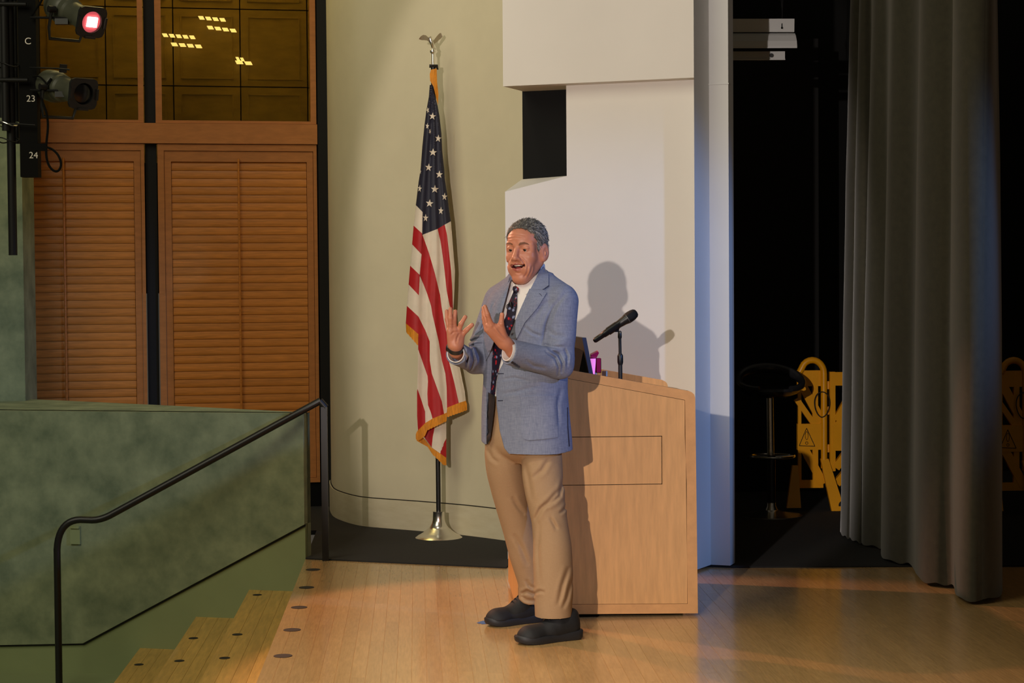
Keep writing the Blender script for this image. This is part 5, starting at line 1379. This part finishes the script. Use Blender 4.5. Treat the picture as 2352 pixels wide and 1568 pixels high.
tr_.disp(creases([([(1291, 1118), (1264, 1148), (1242, 1168), (1228, 1195)], 4.0, .009), ([(1294, 1098), (1286, 1138), (1271, 1152), (1256, 1162)], 3.5, .008), ([(1262, 1186), (1274, 1206), (1280, 1216)], 3.5, .006), ([(1303, 1160), (1292, 1174), (1284, 1178)], 3.0, .006),
    ([(1176, 1140), (1190, 1164), (1206, 1182)], 4.0, .006), ([(1180, 1226), (1198, 1258), (1214, 1300)], 5.0, .006), ([(1197, 1364), (1210, 1357), (1230, 1366)], 3.0, .010), ([(1198, 1368), (1208, 1377), (1230, 1380)], 3.0, .008), ([(1208, 1330), (1216, 1345), (1226, 1352)], 3.5, .006),
    ([(1307, 1300), (1292, 1345), (1282, 1392)], 4.5, .007), ([(1313, 1330), (1302, 1374), (1292, 1398)], 4.0, .006), ([(1228, 1362), (1240, 1357), (1252, 1360)], 3.0, .006), ([(1240, 1195), (1236, 1260), (1240, 1340)], 4.0, .004), ([(1262, 1052), (1245, 1080), (1222, 1100)], 4.5, .006), ([(1120, 1030), (1130, 1052), (1146, 1064)], 4.0, .006), ([(1205, 1060), (1214, 1100), (1222, 1150)], 5., .005)]))
Vt, Ft = tr_.mesh(3)
qmesh('trousers', Vt, Ft, [M['khaki']], man)
# crease line of each leg is given by the fabric fold; belt
# ---- shoes
def shoe(heel, toe, wdt, name):
    h0 = at_z(*heel); t0 = at_z(*toe); ax_ = (t0 - h0); Ls = ax_.length; ax_.normalize(); sd = Vector((-ax_.y, ax_.x, 0))
    out = [(0.0, .0), (.0, .55), (.03, .78), (.10, .86), (.25, .80), (.40, .78), (.55, .88), (.70, 1.0), (.82, .96), (.92, .76), (.98, .42), (1.0, .0)]
    ol = [(u * Ls, w_ * wdt / 2) for u, w_ in out]; ring_ = ol + [(u, -w_) for u, w_ in ol[::-1][1:-1]]
    def W(u, v, z): return h0 + ax_ * u + sd * v + Vector((0, 0, z))
    n = len(ring_); v = []; f = []
    levels = [(.0015, .94), (.010, 1.0), (.024, 1.02), (.030, .97)]
    for z_, s_ in levels:
        for u, v_ in ring_:
            toe_up = .010 * max(0, (u / Ls - .75) / .25) ** 2
            heel_up = .012 * max(0, 1 - u / (.35 * Ls)) if z_ > .02 else 0
            v.append(W(Ls * .5 + (u - Ls * .5) * (1 + (s_ - 1) * .6), v_ * s_, z_ + toe_up + heel_up))
    for i in range(len(levels) - 1):
        for k in range(n): f.append((i * n + k, i * n + (k + 1) % n, (i + 1) * n + (k + 1) % n, (i + 1) * n + k))
    f += [tuple(range(n - 1, -1, -1)), tuple((len(levels) - 1) * n + k for k in range(n))]
    sh = thing  # no-op
    so = mobj(name, v, f, M['sole'], man, True)
    fl_ = Field(np.array(W(0, 0, 0)) * 0 + np.minimum(np.array(h0), np.array(t0)) - (.09, .09, .02), np.maximum(np.array(h0), np.array(t0)) + (.09, .09, .19), .003)
    c_ = lambda u, v_, z_: np.array(W(u * Ls, v_, z_))
    fl_.cone(c_(.17, 0, .045), c_(.80, 0, .034), .040, .040, .02)
    fl_.cone(c_(.16, 0, .060), c_(.45, 0, .050), .040, .042, .02)
    fl_.cone(c_(.20, 0, .078), c_(.34, 0, .075), .042, .041, .02)
    fl_.ell(c_(.78, 0, .028), (.052, .052, .034), None, .02)
    fl_.cone(c_(.13, 0, .050), c_(.115, 0, .098), .033, .028, .02)
    s2, (X, Y, Z) = fl_.sub(fl_.lo, fl_.lo + fl_.h * fl_.n)
    fl_.F = np.maximum(fl_.F, .026 - Z)
    V_, F_ = fl_.mesh(2)
    up = qmesh('shoe', V_, F_, [M['shoe']], man)
    so.parent = up; so.matrix_parent_inverse = Matrix()
    lc = MB()
    for k in range(3):
        u = .50 - .055 * k; z_ = .098 + .010 * k
        lc.tube([W(u * Ls, -.020, z_ - .012), W((u + .01) * Ls, 0, z_ + .0015), W(u * Ls, .020, z_ - .012)], .0026, 6)
    lc.build('laces', M['sole'], up, True)
shoe((1330, 1464), (1185, 1481), .108, 'sole')
shoe((1240, 1425), (1116, 1439), .104, 'sole')

# ---- torso profile shared by jacket and shirt
ty = (1050, 1000, 950, 900, 860, 820, 780, 740, 710, 685, 665, 648, 632)
tx = (1209, 1208, 1206, 1205, 1206, 1208, 1211, 1214, 1217, 1218, 1219, 1219, 1218)
trl = (.205, .202, .196, .190, .187, .190, .197, .202, .202, .192, .165, .115, .080)
trf = (.146, .144, .140, .136, .133, .133, .136, .138, .136, .126, .108, .088, .072)
def torso(Fd, inset=0., k=.02, mode='add', y_lo=None, y_hi=None):
    r = [(a, b_, c, d) for a, b_, c, d in zip(ty, tx, trl, trf)]
    Fd.loft([zz_(a) for a, *_ in r], [P(b_, 800)[0] for _, b_, *_ in r], [MYC] * len(r), [c for *_, c, d in r], [d for *_, d in r], BA, k, mode, 2.3, inset)
# ---- shirt
sf = Field(P(1090, 960, -.22), P(1340, 595, .24), .003)
torso(sf, .023)
sf.cone(P(1219, 672, .02), P(1214, 600, .012), .071, .066, .015)
keepS = [(1050, 930), (1050, 660), (1172, 641), (1183, 653.5), (1190, 653), (1204, 648.5), (1218, 637), (1230, 624), (1240, 612), (1246, 606), (1280, 600), (1400, 620), (1400, 930)]
sl_, (X, Y, Z) = sf.sub(sf.lo, sf.lo + sf.h * sf.n)
ppx, ppy = pix(X[:, :1, :], np.full_like(X[:, :1, :], MYC), Z[:, :1, :])
sf.F = np.maximum(sf.F, (poly2d(ppx, ppy, keepS) / px_m).astype(np.float32))
Vs, Fs = sf.mesh(2)
qmesh('shirt', Vs, Fs, [M['shirt']], man)
sbv = bvh_np(Vs, Fs)
onS = lambda off: on_bvh(sbv, off, 7.8)
sheet('collar', [(1184.5, 655), (1190, 653), (1204, 648), (1218, 637), (1230, 624), (1241, 611), (1247, 610), (1240, 626), (1226, 650), (1216, 668), (1207.5, 677), (1194, 664)], 4, onS(.007), .005, M['shirt'], man)
sheet('collar', [(1172, 640), (1178, 648), (1184.5, 655), (1179, 661), (1172, 670), (1168, 660)], 4, onS(.007), .005, M['shirt'], man)
# ---- tie
tie = sheet('tie', [(1180, 668), (1187.5, 670), (1187, 704), (1181, 735), (1176, 758), (1166, 785), (1155.5, 806), (1147, 838), (1139.5, 875), (1136.5, 905), (1129.5, 914), (1121, 902), (1120, 880), (1123, 835), (1129, 800), (1143, 768), (1156, 742), (1163, 722), (1166, 700)], 6, onS(.010), .005, M['tie'], man)
sheet('tie_knot', [(1178, 658), (1184, 655.5), (1191, 661), (1189, 671), (1179.5, 671), (1177, 664)], 3, onS(.018), .012, M['tie'], tie)
lm = P(1173, 699, 0); hit = onS(.02)(1173, 699)
MB().tube([hit + Vector((.004, 0, -.012)), hit, hit + Vector((-.002, 0, .010))], [.004, .0065, .0055], 10).build('lapel_microphone', M['black_plastic'], tie, True)
cw_ = [onS(.018)(x, y) for x, y in ((1171, 701), (1166, 698), (1162, 703), (1164, 709), (1168, 712))]
MB().tube(chaik(cw_, 2), .0012, 6).build('microphone_wire', M['black_plastic'], tie, True)

# ---- jacket
jf = Field(P(1005, 1060, -.40), P(1352, 595, .28), .003)
torso(jf, 0.0)
jf.cone(P(1240, 638, .0), P(1290, 684, -.115), .040, .060, .03)
jf.cone(P(1190, 645, .045), P(1148, 684, .115), .040, .058, .03)
jf.cone(P(1222, 640, .05), P(1222, 700, .06), .060, .085, .04)
sl_, (X, Y, Z) = jf.sub(jf.lo, jf.lo + jf.h * jf.n)
ppx, ppy = pix(X[:, :1, :], np.full_like(X[:, :1, :], MYC), Z[:, :1, :])
keepJ = [(1000, 500), (1500, 500), (1500, 1027), (1312, 1030), (1282, 1034), (1240, 1040), (1205, 1044), (1182, 1044), (1167, 1038), (1156, 1025), (1147, 1000), (1140, 1014), (1114, 1020), (1105, 1014), (1000, 1010)]
# hollow body
inner = Field(jf.lo, jf.lo + jf.h * (jf.n - 1), jf.h); torso(inner, .020, .005)
inner.cone(P(1219, 690, .02), P(1213, 590, .01), .066, .072, .01)
nI = [min(a, b_) for a, b_ in zip(inner.F.shape, jf.F.shape)]
jf.F[:nI[0], :nI[1], :nI[2]] = np.maximum(jf.F[:nI[0], :nI[1], :nI[2]], -inner.F[:nI[0], :nI[1], :nI[2]])
openJ = [(1171, 636), (1162, 668), (1150, 712), (1139, 752), (1129, 792), (1122, 812), (1119.5, 835), (1119, 880), (1118.5, 905), (1117.5, 960), (1117, 1005), (1117, 1060), (1190, 1060), (1172, 1043), (1156, 1026), (1145, 985), (1138, 925), (1138.5, 882), (1144, 853), (1153, 834), (1162, 812), (1172, 775), (1192, 723), (1218, 668), (1232, 640), (1243, 612), (1243, 560), (1171, 560)]
po = (poly2d(ppx, ppy, openJ) / px_m).astype(np.float32)
frontside = (Y - (MYC - .01 + (X - P(1210, 800)[0]) * .0)).astype(np.float32)
jf.F = np.maximum(jf.F, -np.maximum(po, frontside))
jf.F = np.maximum(jf.F, (poly2d(ppx, ppy, keepJ) / px_m).astype(np.float32))
def sleeve(sh_, el_, cu_, r0, r1, r2, hollow):
    sh_, el_, cu_ = P(*sh_), P(*el_), P(*cu_); n = (cu_ - el_) / np.linalg.norm(cu_ - el_)
    jf.cone(sh_, el_, r0, r1, .010)
    end = cu_ + n * .05
    jf.cone(el_, end, r1, r2, .018, cut=lambda X, Y, Z: (X - cu_[0]) * n[0] + (Y - cu_[1]) * n[1] + (Z - cu_[2]) * n[2])
    jf.cone(cu_ - n * hollow, cu_ + n * .06, r2 - .006, r2 - .006, .002, 'sub')
    return el_, cu_, n
eL, cL, nL = sleeve((1292, 692, -.125), (1284, 836, -.165), (1168, 807, -.288), .066, .059, .051, .032)
eR, cR, nR = sleeve((1144, 692, .125), (1094, 829, .075), (1048, 812, -.125), .061, .052, .045, .032)
def wj(x, y, z):
    a, b_ = pix(x, y, z)
    w = .0060 * np.sin((b_ * .9 + a * .5) / 7.0) * np.exp(-((a - 1290) / 26) ** 2 - ((b_ - 815) / 45) ** 2)
    w += .0055 * np.sin((b_ * .5 - a * .9) / 6.0) * np.exp(-((a - 1093) / 22) ** 2 - ((b_ - 825) / 35) ** 2)
    w += .0035 * np.sin((b_ + .6 * a) / 12.) * np.exp(-((a - 1265) / 40) ** 2 - ((b_ - 735) / 60) ** 2)
    w += .0016 * np.sin((a - .15 * b_) / 12.) * np.exp(-((b_ - 940) / 90) ** 2)
    w += .0030 * np.sin((b_ - .4 * a) / 9.) * np.exp(-((a - 1235) / 40) ** 2 - ((b_ - 845) / 30) ** 2)
    return w
jf.disp(wj)
jf.disp(creases([([(1304, 668), (1274, 703), (1256, 745), (1249, 785)], 4.0, .006), ([(1258, 800), (1283, 814), (1293, 834), (1289, 858)], 2.8, .010), ([(1252, 806), (1276, 822), (1284, 842), (1282, 864)], 2.6, .008), ([(1296, 800), (1304, 818), (1302, 842)], 2.6, .008), ([(1248, 790), (1268, 797), (1296, 796)], 3.0, .006), ([(1255, 755), (1275, 770), (1300, 772)], 4.0, .004),
    ([(1074, 788), (1092, 779), (1108, 776)], 2.6, .008), ([(1078, 795), (1096, 790), (1110, 790)], 2.4, .007), ([(1064, 784), (1084, 803), (1090, 829), (1080, 852)], 2.6, .009), ([(1062, 800), (1074, 820), (1072, 846)], 2.4, .007), ([(1112, 742), (1104, 760), (1092, 772)], 3.0, .006), ([(1120, 715), (1114, 740), (1106, 756)], 3.0, .005),
    ([(1202, 748), (1224, 765), (1244, 772)], 3.0, .004), ([(1150, 872), (1182, 867), (1216, 876)], 3.0, .004), ([(1150, 905), (1185, 900), (1240, 884)], 4.0, .004), ([(1264, 690), (1244, 700), (1226, 730)], 4.0, .004), ([(1290, 890), (1280, 930), (1284, 980)], 4.0, .004), ([(1206, 826), (1226, 840), (1256, 846)], 3.5, .004), ([(1136, 690), (1128, 725), (1124, 770)], 4.0, .004)]))
Vj, Fj = jf.mesh(2)
jk = qmesh('jacket', Vj, Fj, [M['suit']], man)
jbv = bvh_np(Vj, Fj)
onJ = lambda off: on_bvh(jbv, off, 7.8)
def near_fn(off, smooth_to=None):
    f0 = onJ(off)
    return f0
# lapels and collar of the jacket
sheet('lapel', [(1216, 663), (1247, 662), (1256, 671.5), (1235, 706), (1205, 741), (1188, 776), (1181, 785), (1168, 776), (1189, 723)], 5, onJ(.008), .008, M['suit'], jk)
sheet('jacket_collar', [(1243, 611), (1249, 612), (1260, 629), (1260, 655), (1247, 664.5), (1217, 666), (1230, 641)], 5, onJ(.010), .009, M['suit'], jk)
sheet('lapel', [(1173, 641), (1166, 668), (1154, 712), (1143, 752), (1132, 792), (1123, 815), (1115, 829), (1110, 795), (1113, 755), (1123, 716), (1146, 680), (1162, 656)], 5, onJ(.011), .010, M['suit'], jk)
sheet('pocket', [(1196, 911), (1238, 909), (1279, 907), (1282, 1004), (1250, 1008), (1214, 1011), (1203, 1007), (1197, 996)], 6, onJ(.0048), .003, M['suit'], jk)
dk_ = mat('navy_thread', (40, 44, 66), .7)
for bx0, by0, w0 in ((1144, 857, 13), (1143, 919, 12)):
    sheet('buttonhole', [(bx0, by0), (bx0 + w0, by0 - .3), (bx0 + w0, by0 + 1.5), (bx0, by0 + 1.9)], 3, onJ(.002), .002, dk_, jk)
for i in range(4):
    cx_, cy_ = 1177 + 4.8 * i, 832.5 + 3.4 * i
    sheet('sleeve_button', [(cx_ + 3.2 * math.cos(t), cy_ + 3.0 * math.sin(t)) for t in [2 * math.pi * k / 12 for k in range(12)]], 2.5, onJ(.0045), .004, mat('button_horn', (34, 32, 40), .35), jk)
sheet('side_vent', [(1303.0, 935), (1304.6, 935), (1305.5, 980), (1309, 1024), (1306.5, 1026), (1303.6, 985)], 5, onJ(.0022), .002, dk_, jk)
sheet('notch_seam', [(1246, 664), (1260, 655), (1261, 656.2), (1247, 665.6)], 4, onJ(.010), .002, dk_, jk)
sheet('lapel_buttonhole', [(1238, 674), (1239.2, 673.2), (1245, 678.5), (1244, 679.3)], 3, onJ(.0085), .002, dk_, jk)
tbv = bvh_np(Vt, Ft)
sheet('lining', [(1120, 900), (1137, 908), (1135, 940), (1131, 975), (1126, 1008), (1120, 1021), (1117.5, 1016), (1118, 980), (1118.5, 940)], 6, on_bvh(tbv, .030, 7.85), .004, M['lining'], jk)
# shirt cuffs, watch
def ringmesh(name, c, n, r, w_, m, parent, t=.003, off=0.):
    Mx = frame_M(Vector(c), Vector(n))
    return MB().add(*ring_geo(r, w_, t, Mx, off)).build(name, m, parent, True)
def ring_geo(r, w_, t, Mx, off):
    v = []; f = []; n = 32
    for rr_, zz in ((r, off), (r, off + w_), (r - t, off + w_), (r - t, off)):
        for k in range(n): v.append(Mx @ Vector((rr_ * math.cos(2 * math.pi * k / n), rr_ * math.sin(2 * math.pi * k / n), zz)))
    for i in range(4):
        for k in range(n): f.append((i * n + k, i * n + (k + 1) % n, ((i + 1) % 4) * n + (k + 1) % n, ((i + 1) % 4) * n + k))
    return v, f
ringmesh('shirt_cuff', cL, nL, .0395, .045, M['shirt'], man, .003, -.04)
ringmesh('shirt_cuff', cR, nR, .0375, .045, M['shirt'], man, .003, -.038)
wc_ = P(1047, 801, -.133); wn = P(1047, 790, -.145) - P(1047, 812, -.115); wn /= np.linalg.norm(wn)
wat = ringmesh('watch', wc_, wn, .0310, .017, M['vinyl'], man, .004, -.009)
wf = P(1032.5, 798, -.125); wdir = np.array(wf - wc_); wdir /= np.linalg.norm(wdir)
Mw = frame_M(Vector(wc_ + wdir * .029), Vector(wdir), Vector(wn))
MB().lathe([(.016, -.004), (.018, 0), (.018, .006), (.016, .009), (0, .0095)], n=24, M=Mw).build('watch_case', M['black_plastic'], wat, True)
